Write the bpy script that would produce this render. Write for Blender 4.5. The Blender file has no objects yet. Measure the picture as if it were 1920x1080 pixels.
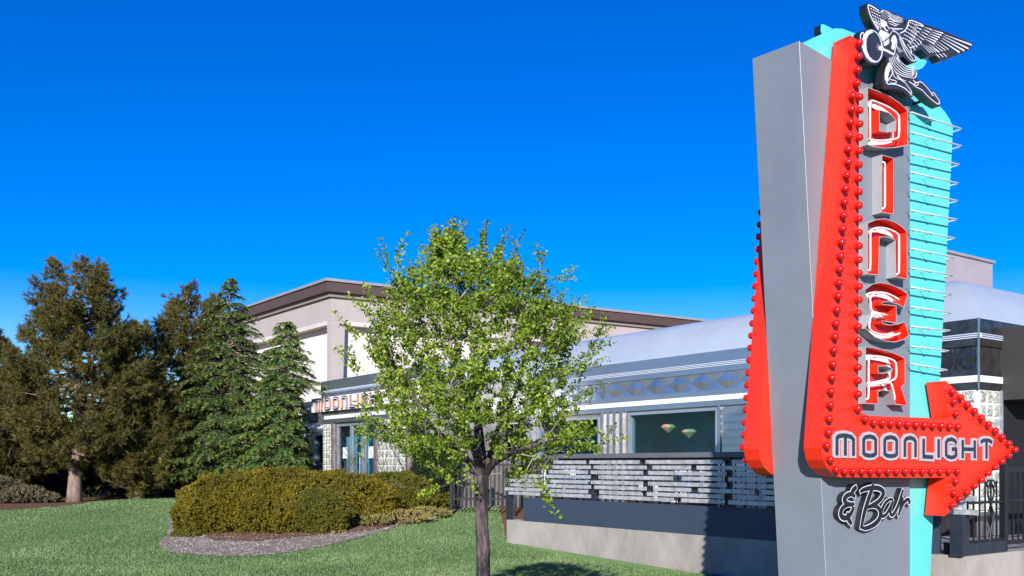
import bpy, math, random
import numpy as np
from mathutils import Vector, geometry
random.seed(7); rng = np.random.default_rng(7)
R = math.radians
scene = bpy.context.scene
COL = scene.collection

# ------------------------------------------------------------------ camera, sky, sun
CAMZ = 1.6; FPX = 1800.0; HY = 870.0
cd = bpy.data.cameras.new('camera'); cam = bpy.data.objects.new('camera', cd); COL.objects.link(cam)
cam.location = (0, 0, CAMZ); cam.rotation_euler = (R(90), 0, 0)
cd.sensor_width = 36; cd.lens = 36 * FPX / 1920; cd.shift_y = (HY - 540) / 1920
cd.clip_start = .1; cd.clip_end = 3000
scene.camera = cam
SUN_AZ = Vector((-.12, -.993)).normalized(); SUN_EL = R(21)
world = bpy.data.worlds.new('World'); scene.world = world; world.use_nodes = True
nt = world.node_tree; nt.nodes.clear()
sky = nt.nodes.new('ShaderNodeTexSky'); sky.sky_type = 'NISHITA'; sky.sun_disc = False
sky.sun_elevation = SUN_EL; sky.sun_rotation = math.atan2(SUN_AZ.x, SUN_AZ.y)
sky.air_density = 1.0; sky.dust_density = 0.0; sky.ozone_density = 4.0
hs = nt.nodes.new('ShaderNodeHueSaturation'); hs.inputs['Hue'].default_value = .525; hs.inputs['Saturation'].default_value = 1.55; hs.inputs['Value'].default_value = 1.0
bg = nt.nodes.new('ShaderNodeBackground'); bg.inputs['Strength'].default_value = .125
wo = nt.nodes.new('ShaderNodeOutputWorld')
nt.links.new(sky.outputs[0], hs.inputs['Color']); nt.links.new(hs.outputs[0], bg.inputs['Color']); nt.links.new(bg.outputs[0], wo.inputs['Surface'])
sl = bpy.data.lights.new('sun', 'SUN'); sl.energy = 5.0; sl.angle = R(.5); sl.color = (1, .955, .89)
so = bpy.data.objects.new('sun', sl); COL.objects.link(so)
sdir = Vector((SUN_AZ.x * math.cos(SUN_EL), SUN_AZ.y * math.cos(SUN_EL), math.sin(SUN_EL)))
so.rotation_euler = sdir.to_track_quat('Z', 'Y').to_euler(); so.location = (-5, -10, 20)
scene.view_settings.view_transform = 'Standard'; scene.view_settings.look = 'None'
scene.view_settings.exposure = 0.45; scene.view_settings.gamma = 1
try:
    scene.cycles.max_bounces = 6; scene.cycles.transparent_max_bounces = 12
except Exception: pass

# ------------------------------------------------------------------ materials
def NM(name):
    m = bpy.data.materials.new(name); m.use_nodes = True
    return m, m.node_tree, m.node_tree.nodes['Principled BSDF']
def M(name, col, rough=.5, metal=0., var=.12, scale=3., bump=0., bscale=60., col2=None, stretch=(1, 1, 1), spec=.5, rvar=0., coat=0.):
    m, t, b = NM(name)
    co = t.nodes.new('ShaderNodeTexCoord'); mp = t.nodes.new('ShaderNodeMapping'); mp.inputs['Scale'].default_value = stretch
    t.links.new(co.outputs['Object'], mp.inputs['Vector'])
    n = t.nodes.new('ShaderNodeTexNoise'); n.inputs['Scale'].default_value = scale; n.inputs['Detail'].default_value = 6; n.inputs['Roughness'].default_value = .65
    t.links.new(mp.outputs[0], n.inputs['Vector'])
    r = t.nodes.new('ShaderNodeValToRGB'); r.color_ramp.elements[0].position = .36; r.color_ramp.elements[1].position = .64
    c2 = col2 if col2 else tuple(min(1, c * (1 + var)) for c in col)
    c1 = col if col2 else tuple(c * (1 - var) for c in col)
    r.color_ramp.elements[0].color = (*c1, 1); r.color_ramp.elements[1].color = (*c2, 1)
    t.links.new(n.outputs['Fac'], r.inputs['Fac']); t.links.new(r.outputs['Color'], b.inputs['Base Color'])
    b.inputs['Roughness'].default_value = rough; b.inputs['Metallic'].default_value = metal
    b.inputs['Specular IOR Level'].default_value = spec; b.inputs['Coat Weight'].default_value = coat
    if rvar:
        mr = t.nodes.new('ShaderNodeMapRange'); mr.inputs['To Min'].default_value = rough - rvar; mr.inputs['To Max'].default_value = rough + rvar
        t.links.new(n.outputs['Fac'], mr.inputs['Value']); t.links.new(mr.outputs[0], b.inputs['Roughness'])
    if bump:
        n2 = t.nodes.new('ShaderNodeTexNoise'); n2.inputs['Scale'].default_value = bscale; n2.inputs['Detail'].default_value = 4
        t.links.new(mp.outputs[0], n2.inputs['Vector'])
        bp = t.nodes.new('ShaderNodeBump'); bp.inputs['Strength'].default_value = bump; bp.inputs['Distance'].default_value = .02
        t.links.new(n2.outputs['Fac'], bp.inputs['Height']); t.links.new(bp.outputs[0], b.inputs['Normal'])
    return m
def LEAF(name, cols, trans=.3, rough=.55, nscale=1.2):
    """foliage: colour differs from leaf to leaf (random per island) and slowly over the plant"""
    m, t, b = NM(name)
    g = t.nodes.new('ShaderNodeNewGeometry'); co = t.nodes.new('ShaderNodeTexCoord')
    n = t.nodes.new('ShaderNodeTexNoise'); n.inputs['Scale'].default_value = nscale; n.inputs['Detail'].default_value = 3
    t.links.new(co.outputs['Object'], n.inputs['Vector'])
    a = t.nodes.new('ShaderNodeMath'); a.operation = 'MULTIPLY_ADD'; a.inputs[1].default_value = .55
    s = t.nodes.new('ShaderNodeMath'); s.operation = 'MULTIPLY_ADD'; s.inputs[1].default_value = 1.1; s.inputs[2].default_value = -.32
    t.links.new(n.outputs['Fac'], s.inputs[0]); t.links.new(g.outputs['Random Per Island'], a.inputs[0]); t.links.new(s.outputs[0], a.inputs[2])
    r = t.nodes.new('ShaderNodeValToRGB'); els = r.color_ramp.elements
    els[0].position = 0; els[1].position = 1
    els[0].color = (*cols[0], 1); els[1].color = (*cols[-1], 1)
    for i, c in enumerate(cols[1:-1]):
        e = els.new((i + 1) / (len(cols) - 1)); e.color = (*c, 1)
    t.links.new(a.outputs[0], r.inputs['Fac']); t.links.new(r.outputs['Color'], b.inputs['Base Color'])
    b.inputs['Roughness'].default_value = rough; b.inputs['Specular IOR Level'].default_value = .35
    if trans:
        tr = t.nodes.new('ShaderNodeBsdfTranslucent'); mx = t.nodes.new('ShaderNodeMixShader'); mx.inputs[0].default_value = trans
        t.links.new(r.outputs['Color'], tr.inputs['Color'])
        o = t.nodes['Material Output']
        t.links.new(b.outputs[0], mx.inputs[1]); t.links.new(tr.outputs[0], mx.inputs[2]); t.links.new(mx.outputs[0], o.inputs['Surface'])
    return m
def GLASS(name, tint, refl=.25, rough=.02):
    m, t, b = NM(name)
    tr = t.nodes.new('ShaderNodeBsdfTransparent'); tr.inputs['Color'].default_value = (*tint, 1)
    gl = t.nodes.new('ShaderNodeBsdfGlossy'); gl.inputs['Roughness'].default_value = rough; gl.inputs['Color'].default_value = (.9, .95, 1, 1)
    fr = t.nodes.new('ShaderNodeFresnel'); fr.inputs['IOR'].default_value = 1.5
    ad = t.nodes.new('ShaderNodeMath'); ad.operation = 'ADD'; ad.use_clamp = True; ad.inputs[1].default_value = refl
    ge = t.nodes.new('ShaderNodeNewGeometry'); iv = t.nodes.new('ShaderNodeMath'); iv.operation = 'SUBTRACT'; iv.inputs[0].default_value = 1.
    ml = t.nodes.new('ShaderNodeMath'); ml.operation = 'MULTIPLY'   # reflect on the outer face only: from inside the pane the Fresnel node would turn it into a mirror
    t.links.new(ge.outputs['Backfacing'], iv.inputs[1]); t.links.new(iv.outputs[0], ml.inputs[0]); t.links.new(fr.outputs[0], ml.inputs[1])
    t.links.new(ml.outputs[0], ad.inputs[0])
    mx = t.nodes.new('ShaderNodeMixShader'); t.links.new(ad.outputs[0], mx.inputs[0])
    t.links.new(tr.outputs[0], mx.inputs[1]); t.links.new(gl.outputs[0], mx.inputs[2])
    t.links.new(mx.outputs[0], t.nodes['Material Output'].inputs['Surface'])
    return m
def EMIT(name, col, base, st):
    m, t, b = NM(name); b.inputs['Base Color'].default_value = (*base, 1)
    b.inputs['Emission Color'].default_value = (*col, 1); b.inputs['Emission Strength'].default_value = st
    return m

MT = {}
MT['greypaint'] = M('grey_paint', (.185, .210, .243), .42, 0, .06, 1.2, .05, 120, rvar=.06)
MT['teal'] = M('turquoise_paint', (.115, .60, .56), .4, 0, .04, 1.5, .03, 90)
MT['red'] = M('red_paint', (.78, .030, .009), .38, 0, .06, 1.5, .03, 90, rvar=.05)
MT['bulb'] = M('red_bulb_plastic', (.60, .008, .006), .22, 0, .08, 8, coat=.2)
MT['darkface'] = M('charcoal_face', (.028, .030, .044), .4, 0, .1, 4)
MT['darkside'] = M('black_return', (.012, .016, .018), .4, 0, .2, 6)
MT['whiteart'] = M('pale_artwork', (.72, .73, .80), .45, 0, .03, 5)
MT['letterwall'] = M('letter_grey', (.36, .37, .39), .4, 0, .06, 4)
MT['letterback'] = M('letter_white_back', (.82, .78, .78), .45, 0, .04, 6)
MT['neon'] = M('unlit_neon_glass', (.80, .77, .72), .18, 0, .05, 10, coat=.3)
MT['clip'] = M('tube_clip', (.35, .33, .30), .35, .6, .1, 10)
MT['redback'] = M('letter_red_back', (.55, .02, .016), .45, 0, .05, 4)
MT['letteredge'] = M('letter_pale_edge', (.42, .42, .47), .4, 0, .03, 5)
MT['black'] = M('black_metal', (.012, .013, .016), .4, 0, .2, 8)
MT['basedark'] = M('dark_base_panels', (.055, .045, .042), .5, .3, .5, 5)
MT['steeldark'] = M('steel_dark_reflection', (.10, .095, .10), .28, .8, .35, 5, .2, 8, rvar=.08)  # darker steel: reflected dark surroundings put into the colour of the corner panels
MT['navy'] = M('navy_panel', (.038, .055, .085), .5, 0, .07, .8, .02, 40)
MT['postnavy'] = M('dark_post_paint', (.022, .028, .042), .4, 0, .2, 5)
MT['boards'] = M('grey_boards', (.16, .14, .13), .8, 0, .4, 5, .3, 20, stretch=(1, 1, .15))
MT['concrete'] = M('concrete', (.34, .31, .275), .85, 0, .20, 1.6, .25, 60, stretch=(1, 1, .6))
MT['slat'] = M('galvanised_slat', (.50, .50, .51), .40, .35, .30, 9, .2, 14, stretch=(1, 1, 1), rvar=.1)
MT['caprail'] = M('grey_cap_rail', (.14, .15, .17), .5, .2, .1, 3)
MT['steel'] = M('stainless_steel', (.66, .68, .71), .34, .95, .1, 2.5, .10, 5, rvar=.07)
MT['steelflat'] = M('brushed_steel_band', (.46, .52, .60), .33, .85, .06, 1.2, .03, 3)
MT['steelbrown'] = M('weathered_steel', (.36, .33, .31), .36, .7, .25, 4, .2, 7, rvar=.08)
MT['roofmetal'] = M('rolled_roof_metal', (.64, .71, .75), .30, .45, .05, .7, .02, 1.5, rvar=.04)
MT['whiteband'] = M('white_enamel', (.80, .81, .83), .35, 0, .03, 3)
MT['blueneon'] = M('blue_tube', (.35, .42, .60), .2, 0, .05, 5)
MT['frame'] = M('window_frame_metal', (.46, .50, .55), .35, .6, .1, 3)
MT['pane'] = GLASS('window_glass', (.72, .95, .97), -.02)
MT['doorpane'] = GLASS('door_glass', (.75, .9, .93), .02)
MT['interior'] = M('teal_interior_wall', (.02, .33, .42), .8, 0, .3, .8)  # teal wall, brightened in place of the teal reflection on the window glass
MT['doorreflection'] = M('blue_door_reflection', (.20, .42, .52), .8, 0, .15, .8)  # sky reflection of the door glass put into a plain colour
MT['lamp'] = EMIT('lit_lamp_shade', (1, .55, .2), (.36, .26, .16), .04)
MT['wallstucco'] = M('taupe_stucco', (.42, .365, .345), .9, 0, .04, 1, .1, 80)
MT['cream'] = M('cream_stucco', (.72, .655, .60), .9, 0, .03, 1, .1, 80)
MT['trimlight'] = M('pale_trim', (.58, .53, .49), .9, 0, .04, 1)
MT['fascia'] = M('brown_fascia', (.085, .052, .046), .6, 0, .08, 1)
MT['tan'] = M('tan_soffit', (.26, .215, .19), .8, 0, .06, 1)
MT['capgrey'] = M('parapet_cap', (.34, .32, .31), .5, .2, .06, 2)
MT['mauve'] = M('mauve_block', (.31, .27, .30), .85, 0, .05, 2, .1, 60)
MT['canopy'] = M('dark_canopy', (.042, .038, .037), .55, 0, .12, 1.5)
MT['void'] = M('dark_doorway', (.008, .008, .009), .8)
MT['white'] = M('white_plastic', (.75, .76, .78), .45, 0, .04, 5)
MT['wood'] = M('brown_wood', (.16, .09, .05), .7, 0, .3, 8, .3, 40)
MT['patio'] = M('patio_slab', (.30, .27, .25), .85, 0, .12, 2, .2, 40)
MT['bark'] = M('dark_bark', (.012, .008, .009), .9, 0, .5, 17, .9, 30, col2=(.13, .095, .095), stretch=(1, 1, .28))
for e_, p_ in zip([n_ for n_ in MT['bark'].node_tree.nodes if n_.type == 'VALTORGB'][0].color_ramp.elements, (.44, .62)): e_.position = p_
MT['barkpale'] = M('pale_branch_bark', (.16, .12, .105), .85, 0, .4, 5, .5, 30, col2=(.42, .36, .32), stretch=(1, 1, .4))
MT['pinebark'] = M('pine_bark', (.16, .11, .085), .9, 0, .4, 6, .8, 18, col2=(.34, .25, .20), stretch=(1, 1, .4))
MT['twig'] = M('reddish_twig', (.13, .07, .065), .8, 0, .3, 8)
MT['carblue'] = M('blue_car_paint', (.01, .06, .22), .2, .2, .05, 3, coat=.8)
MT['cardark'] = M('dark_car_paint', (.02, .02, .028), .2, .2, .05, 3, coat=.8)
MT['tyre'] = M('tyre_rubber', (.015, .015, .016), .8)
MT['rim'] = M('alloy_rim', (.5, .5, .52), .3, .8)
MT['taillight'] = M('tail_light', (.5, .02, .01), .2)
MT['orange'] = M('orange_return', (.55, .17, .055), .45, 0, .06, 5)
MT['navyface'] = M('navy_letter_face', (.02, .03, .10), .35, 0, .05, 5)

def glassblock_mat():
    m, t, b = NM('glass_block')
    co = t.nodes.new('ShaderNodeTexCoord')
    n = t.nodes.new('ShaderNodeTexNoise'); n.inputs['Scale'].default_value = 14; n.inputs['Detail'].default_value = 3; n.inputs['Distortion'].default_value = 1.5
    t.links.new(co.outputs['Object'], n.inputs['Vector'])
    r = t.nodes.new('ShaderNodeValToRGB'); r.color_ramp.elements[0].position = .38; r.color_ramp.elements[1].position = .68
    r.color_ramp.elements[0].color = (.20, .21, .16, 1); r.color_ramp.elements[1].color = (.72, .74, .66, 1)
    t.links.new(n.outputs['Fac'], r.inputs['Fac']); t.links.new(r.outputs[0], b.inputs['Base Color'])
    b.inputs['Roughness'].default_value = .12; b.inputs['Coat Weight'].default_value = .6
    bp = t.nodes.new('ShaderNodeBump'); bp.inputs['Strength'].default_value = .5; bp.inputs['Distance'].default_value = .02
    t.links.new(n.outputs['Fac'], bp.inputs['Height']); t.links.new(bp.outputs[0], b.inputs['Normal'])
    return m
MT['gblock'] = glassblock_mat()

def ground_mat(name, cA, cB, cC, s1, s2, bump=.6, patch=.35, cP=None):
    """fine speckle of three colours, broad patches over it"""
    m, t, b = NM(name)
    co = t.nodes.new('ShaderNodeTexCoord')
    def noise(sc, d=6, r=.7):
        n = t.nodes.new('ShaderNodeTexNoise'); n.inputs['Scale'].default_value = sc; n.inputs['Detail'].default_value = d; n.inputs['Roughness'].default_value = r
        t.links.new(co.outputs['Object'], n.inputs['Vector']); return n
    n1 = noise(s1); n2 = noise(s2, 3, .5); n3 = noise(.45, 4, .6)
    r = t.nodes.new('ShaderNodeValToRGB'); e = r.color_ramp.elements
    e[0].position = .32; e[0].color = (*cA, 1); e[1].position = .70; e[1].color = (*cC, 1)
    k = e.new(.5); k.color = (*cB, 1)
    mxn = t.nodes.new('ShaderNodeMix'); mxn.data_type = 'FLOAT'; mxn.inputs[0].default_value = .45
    t.links.new(n1.outputs['Fac'], mxn.inputs[2]); t.links.new(n2.outputs['Fac'], mxn.inputs[3])
    t.links.new(mxn.outputs[0], r.inputs['Fac'])
    mx = t.nodes.new('ShaderNodeMix'); mx.data_type = 'RGBA'; mx.blend_type = 'MIX'
    mr = t.nodes.new('ShaderNodeMapRange'); mr.inputs['From Min'].default_value = .4; mr.inputs['From Max'].default_value = .65; mr.inputs['To Max'].default_value = patch
    t.links.new(n3.outputs['Fac'], mr.inputs['Value']); t.links.new(mr.outputs[0], mx.inputs[0])
    t.links.new(r.outputs[0], mx.inputs[6]); mx.inputs[7].default_value = (*(cP or cA), 1)
    t.links.new(mx.outputs[2], b.inputs['Base Color']); b.inputs['Roughness'].default_value = .95; b.inputs['Specular IOR Level'].default_value = .15
    bp = t.nodes.new('ShaderNodeBump'); bp.inputs['Strength'].default_value = bump; bp.inputs['Distance'].default_value = .04
    t.links.new(n1.outputs['Fac'], bp.inputs['Height']); t.links.new(bp.outputs[0], b.inputs['Normal'])
    return m
MT['lawn'] = ground_mat('lawn_turf', (.07, .13, .04), (.14, .23, .085), (.25, .35, .16), 22, 60, .5, .4, (.17, .27, .07))
MT['gravel'] = ground_mat('gravel', (.12, .085, .06), (.29, .235, .19), (.50, .43, .36), 26, 60, .9, .25, (.22, .10, .055))
MT['mulch'] = ground_mat('mulch', (.05, .028, .018), (.19, .10, .06), (.36, .24, .16), 18, 60, .9, .3, (.12, .07, .04))
MT['asphalt'] = ground_mat('asphalt', (.04, .038, .036), (.07, .065, .06), (.11, .10, .095), 30, 80, .4, .3, (.06, .055, .05))

# ------------------------------------------------------------------ mesh helpers
def link(o, parent=None):
    COL.objects.link(o)
    if parent: o.parent = parent
    return o
def tag(o, label=None, cat=None, group=None, kind=None):
    if label: o['label'] = label
    if cat: o['category'] = cat
    if group: o['group'] = group
    if kind: o['kind'] = kind
    return o
def thing(name, label, cat, loc, group=None):
    o = bpy.data.objects.new(name, None); o.empty_display_size = .2; o.location = loc; link(o)
    return tag(o, label, cat, group)
def rootloc(o):
    v = Vector((0, 0, 0))
    while o is not None: v += o.location; o = o.parent
    return v
class MB:
    def __init__(s): s.v = []; s.f = []; s.mi = []; s.off = 0.
    def add(s, vs, fs, mi=0):
        b = len(s.v); s.v += [tuple(x) for x in vs]; s.f += [tuple(b + i for i in f) for f in fs]; s.mi += [mi] * len(fs); return s
    def hexa(s, p, mi=0):  # p: 8 pts bottom 4 then top 4
        return s.add(p, [(3, 2, 1, 0), (4, 5, 6, 7), (0, 1, 5, 4), (1, 2, 6, 5), (2, 3, 7, 6), (3, 0, 4, 7)], mi)
    def box(s, c, d, mi=0, rz=0.):
        cx, cy, cz = c; a, b, h = d[0] / 2, d[1] / 2, d[2] / 2; C, S = math.cos(rz), math.sin(rz)
        q = [(-a, -b), (a, -b), (a, b), (-a, b)]
        P = [(cx + x * C - y * S, cy + x * S + y * C) for x, y in q]
        return s.hexa([(x, y, cz - h) for x, y in P] + [(x, y, cz + h) for x, y in P], mi)
    def tube(s, pts, r, n=8, mi=0, cap=True):
        pts = [Vector(p) for p in pts]; rs = r if isinstance(r, (list, tuple)) else [r] * len(pts)
        b = len(s.v); up = None
        for i, p in enumerate(pts):
            d = (pts[min(i + 1, len(pts) - 1)] - pts[max(i - 1, 0)])
            d = d.normalized() if d.length > 1e-9 else Vector((0, 0, 1))
            if up is None: up = d.orthogonal().normalized()
            up = (up - d * up.dot(d)); up = up.normalized() if up.length > 1e-6 else d.orthogonal().normalized()
            w = d.cross(up)
            for k in range(n):
                a = 2 * math.pi * k / n; s.v.append(tuple(p + (up * math.cos(a) + w * math.sin(a)) * rs[i]))
        for i in range(len(pts) - 1):
            for k in range(n):
                s.f.append((b + i * n + k, b + i * n + (k + 1) % n, b + (i + 1) * n + (k + 1) % n, b + (i + 1) * n + k)); s.mi.append(mi)
        if cap:
            s.f.append(tuple(b + k for k in reversed(range(n)))); s.mi.append(mi)
            e = b + (len(pts) - 1) * n; s.f.append(tuple(e + k for k in range(n))); s.mi.append(mi)
        return s
    def build(s, name, mats, parent=None, smooth=False, kind=None):
        if not isinstance(mats, (list, tuple)): mats = [mats]
        me = bpy.data.meshes.new(name); L = rootloc(parent)
        me.from_pydata([(x - L.x, y - L.y, z - L.z) for x, y, z in s.v], [], s.f)
        for m in mats: me.materials.append(m)
        if len(mats) > 1: me.polygons.foreach_set('material_index', s.mi)
        if smooth: me.polygons.foreach_set('use_smooth', [True] * len(s.f))
        me.update()
        o = bpy.data.objects.new(name, me); link(o, parent)
        if kind: o['kind'] = kind
        return o
def fast_mesh(name, V, F, mat, parent=None, mi=None):
    """V (n,3) F (m,k) arrays, world coordinates"""
    L = rootloc(parent); V = np.asarray(V, dtype=np.float32) - np.array(L[:], dtype=np.float32); F = np.asarray(F, dtype=np.int32)
    me = bpy.data.meshes.new(name); k = F.shape[1]
    me.vertices.add(len(V)); me.vertices.foreach_set('co', V.ravel())
    me.loops.add(F.size); me.loops.foreach_set('vertex_index', F.ravel())
    me.polygons.add(len(F)); me.polygons.foreach_set('loop_start', np.arange(0, F.size, k, dtype=np.int32))
    try: me.polygons.foreach_set('loop_total', np.full(len(F), k, dtype=np.int32))
    except Exception: pass
    for m in (mat if isinstance(mat, list) else [mat]): me.materials.append(m)
    if mi is not None: me.polygons.foreach_set('material_index', np.asarray(mi, dtype=np.int32))
    me.update(calc_edges=True); me.validate()
    o = bpy.data.objects.new(name, me); link(o, parent); return o

def W(px, py, Y): return Vector(((px - 960) / FPX * Y, Y, CAMZ + (HY - py) / FPX * Y))
class Frame:
    """a vertical plane: origin O (x,y), direction u (horizontal), n = outward normal"""
    def __init__(s, O, u):
        s.O = Vector((O[0], O[1])); s.u = Vector(u).normalized(); s.n = Vector((s.u.y, -s.u.x))
    def hit(s, px, py, d=0.):
        k = (px - 960) / FPX; O = s.O + s.n * d
        # O + u t = (kY, Y)
        t = (k * O.y - O.x) / (s.u.x - k * s.u.y); Y = O.y + s.u.y * t
        return (t, CAMZ + (HY - py) / FPX * Y)
    def P(s, t, z, d=0.):
        q = s.O + s.u * t + s.n * d; return Vector((q.x, q.y, z))
    def poly(s, pts, d=0.): return [s.hit(x, y, d) for x, y in pts]
    def prism(s, mb, P2, d0, d1, mi=0, side=None, back=True):
        n = len(P2); side = mi if side is None else side
        vs = [s.P(t, z, d1) for t, z in P2] + [s.P(t, z, d0) for t, z in P2]
        a = sum(P2[i][0] * P2[(i + 1) % n][1] - P2[(i + 1) % n][0] * P2[i][1] for i in range(n))
        tris = geometry.tessellate_polygon([[Vector((t, z, 0)) for t, z in P2]])
        b = len(mb.v)
        def orient(tr, front):
            p = [P2[i] for i in tr]; ar = (p[1][0] - p[0][0]) * (p[2][1] - p[0][1]) - (p[2][0] - p[0][0]) * (p[1][1] - p[0][1])
            return tr if (ar > 0) == front else tuple(reversed(tr))
        mb.add(vs, [orient(tuple(t), True) for t in tris], mi)
        if back:
            for t in tris:
                t = orient(tuple(t), False); mb.f.append(tuple(b + n + i for i in t)); mb.mi.append(side)
        for i in range(n):
            j = (i + 1) % n
            q = (b + i, b + n + i, b + n + j, b + j) if a > 0 else (b + j, b + n + j, b + n + i, b + i)
            mb.f.append(q); mb.mi.append(side)
        return mb
    def bx(s, mb, t0, t1, z0, z1, d0, d1, mi=0):
        if t1 < t0: t0, t1 = t1, t0
        P = [s.P(t0, z0, d1), s.P(t1, z0, d1), s.P(t1, z0, d0), s.P(t0, z0, d0), s.P(t0, z1, d1), s.P(t1, z1, d1), s.P(t1, z1, d0), s.P(t0, z1, d0)]
        return mb.hexa(P, mi)
def smooth_path(pts, sub=4):
    out = []; n = len(pts)
    for i in range(n - 1):
        p0 = pts[max(i - 1, 0)]; p1 = pts[i]; p2 = pts[i + 1]; p3 = pts[min(i + 2, n - 1)]
        for k in range(sub):
            t = k / sub
            out.append(tuple(.5 * ((2 * b) + (-a + c) * t + (2 * a - 5 * b + 4 * c - d) * t * t + (-a + 3 * b - 3 * c + d) * t ** 3) for a, b, c, d in zip(p0, p1, p2, p3)))
    out.append(tuple(pts[-1])); return out
def ribbon2(pts, w, taper=None, ext=0.):
    """closed polygon round a polyline; w width; taper list of factors"""
    P = [Vector(p) for p in pts]; P = [p for i, p in enumerate(P) if i == 0 or (p - P[i - 1]).length > 1e-6]
    n = len(P); L = []; Rr = []
    if ext: 
        P[0] = P[0] + (P[0] - P[1]).normalized() * ext; P[-1] = P[-1] + (P[-1] - P[-2]).normalized() * ext
    for i in range(n):
        d1 = (P[i] - P[i - 1]).normalized() if i > 0 else None; d2 = (P[i + 1] - P[i]).normalized() if i < n - 1 else None
        d1 = d1 or d2; d2 = d2 or d1
        n1 = Vector((-d1.y, d1.x)); n2 = Vector((-d2.y, d2.x)); m = n1 + n2
        m = m.normalized() if m.length > 1e-6 else n1
        k = 1 / max(.5, m.dot(n1)); f = 1.
        if taper: f = taper(i / (n - 1))
        L.append(P[i] + m * (w / 2 * k * f)); Rr.append(P[i] - m * (w / 2 * k * f))
    return [tuple(p) for p in L] + [tuple(p) for p in reversed(Rr)]

def ribbonLR(pts, w, taper=None, ext=0., closed=False):
    if closed:
        P = [Vector(p) for p in pts[:-1]]; n = len(P); L = []; Rr = []
        for i in range(n):
            a = (P[i] - P[i - 1]).normalized(); b = (P[(i + 1) % n] - P[i]).normalized()
            m = (Vector((-a.y, a.x)) + Vector((-b.y, b.x))).normalized(); k = 1 / max(.5, m.dot(Vector((-a.y, a.x))))
            L.append(P[i] + m * (w / 2 * k)); Rr.append(P[i] - m * (w / 2 * k))
        return L, Rr
    q = ribbon2(pts, w, taper, ext); n = len(q) // 2
    return [Vector(p) for p in q[:n]], [Vector(p) for p in reversed(q[n:])]
def strip(F, mb, LR, d0, d1, mi=0, side=None, closed=False):
    L, Rr = LR; n = len(L); side = mi if side is None else side; b = len(mb.v)
    for i in range(n):
        mb.v += [tuple(F.P(L[i].x, L[i].y, d1)), tuple(F.P(Rr[i].x, Rr[i].y, d1)), tuple(F.P(L[i].x, L[i].y, d0)), tuple(F.P(Rr[i].x, Rr[i].y, d0))]
    for i in range(n if closed else n - 1):
        a = b + 4 * i; c = b + 4 * ((i + 1) % n)
        mb.f += [(a, a + 1, c + 1, c), (a, c, c + 2, a + 2), (a + 1, a + 3, c + 3, c + 1), (a + 2, c + 2, c + 3, a + 3)]; mb.mi += [mi, side, side, side]
    if not closed:
        e = b + 4 * (n - 1); mb.f += [(b, b + 2, b + 3, b + 1), (e, e + 1, e + 3, e + 2)]; mb.mi += [side, side]
# ------------------------------------------------------------------ terrain
def sst(x): x = min(1, max(0, x)); return x * x * (3 - 2 * x)
def terr(x, y):
    z = .64 * sst((y - 16.2) / 8.3)
    if x > 1.5: z *= 1 - sst((x - 1.5) / 1.5) * .9 * (1 - sst((y - 40) / 20))
    return z + .02 * math.sin(x * .9) * math.sin(y * .7)
def G(px, py):
    """where the line of sight meets the ground"""
    Y = 8.
    while Y < 120:
        X = (px - 960) / FPX * Y
        if CAMZ + (HY - py) / FPX * Y <= terr(X, Y): break
        Y += .05
    return Vector(((px - 960) / FPX * Y, Y, terr((px - 960) / FPX * Y, Y)))
def sheet(name, outline, dz, mat, step=.5):
    ol = [Vector((p[0], p[1])) for p in outline]; n = len(ol)
    xs = [p.x for p in ol]; ys = [p.y for p in ol]
    pts = list(ol); x = min(xs)
    def inside(q):
        c = False
        for i in range(n):
            a, b = ol[i], ol[(i + 1) % n]
            if (a.y > q.y) != (b.y > q.y) and q.x < (b.x - a.x) * (q.y - a.y) / (b.y - a.y) + a.x: c = not c
        return c
    while x < max(xs):
        y = min(ys)
        while y < max(ys):
            q = Vector((x + .01, y + .013))
            if inside(q): pts.append(q)
            y += step
        x += step
    r = geometry.delaunay_2d_cdt(pts, [], [list(range(n))], 1, 1e-5)
    mb = MB(); mb.add([(v.x, v.y, terr(v.x, v.y) + dz) for v in r[0]], [tuple(f) for f in r[2]])
    o = mb.build(name, mat, kind='structure'); return o

# ground sheet to the horizon
mb = MB()
gx = list(np.arange(-40, 30.1, 1.)); gy = list(np.arange(-6, 60.1, 1.))
gx = [-1500, -600, -200, -90] + gx + [60, 120, 300, 800, 1500]; gy = [-400, -100, -30] + gy + [90, 180, 500, 1800]
for y in gy:
    for x in gx: mb.v.append((x, y, terr(x, y) - .02))
nx = len(gx)
for j in range(len(gy) - 1):
    for i in range(nx - 1): mb.f.append((j * nx + i, j * nx + i + 1, (j + 1) * nx + i + 1, (j + 1) * nx + i)); mb.mi.append(0)
mb.build('ground', MT['mulch'], kind='structure')
# lawn
far = [G(*p) for p in [(-260, 972), (-120, 964), (0, 958), (60, 954), (130, 948), (200, 940), (270, 935), (335, 933)]]
far += [Vector((-6.2, 26.5, 0)), Vector((-3.2, 25.2, 0)), G(880, 950), G(935, 948)]
lawn_poly = [(-16, -2), (3.6, -2), (3.8, 12.0)] + [(-.12 + .02, 18.35)] + [(p.x, p.y) for p in reversed(far)]
sheet('lawn', lawn_poly, .0, MT['lawn'], .5)
bedpx = [(297, 1020), (306, 1031), (330, 1038), (370, 1042), (420, 1044), (480, 1043), (530, 1039), (580, 1031), (640, 1018), (700, 1002), (780, 978), (850, 960), (905, 948)]
bed = [G(*p) for p in bedpx] + [Vector((-1.2, 24.5, 0)), Vector((-3.5, 24.7, 0)), Vector((-6.3, 24.5, 0)), Vector((-8., 22.5, 0)), G(315, 1004)]
sheet('gravel_bed', [(p.x, p.y) for p in bed], .012, MT['gravel'], .4)
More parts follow.
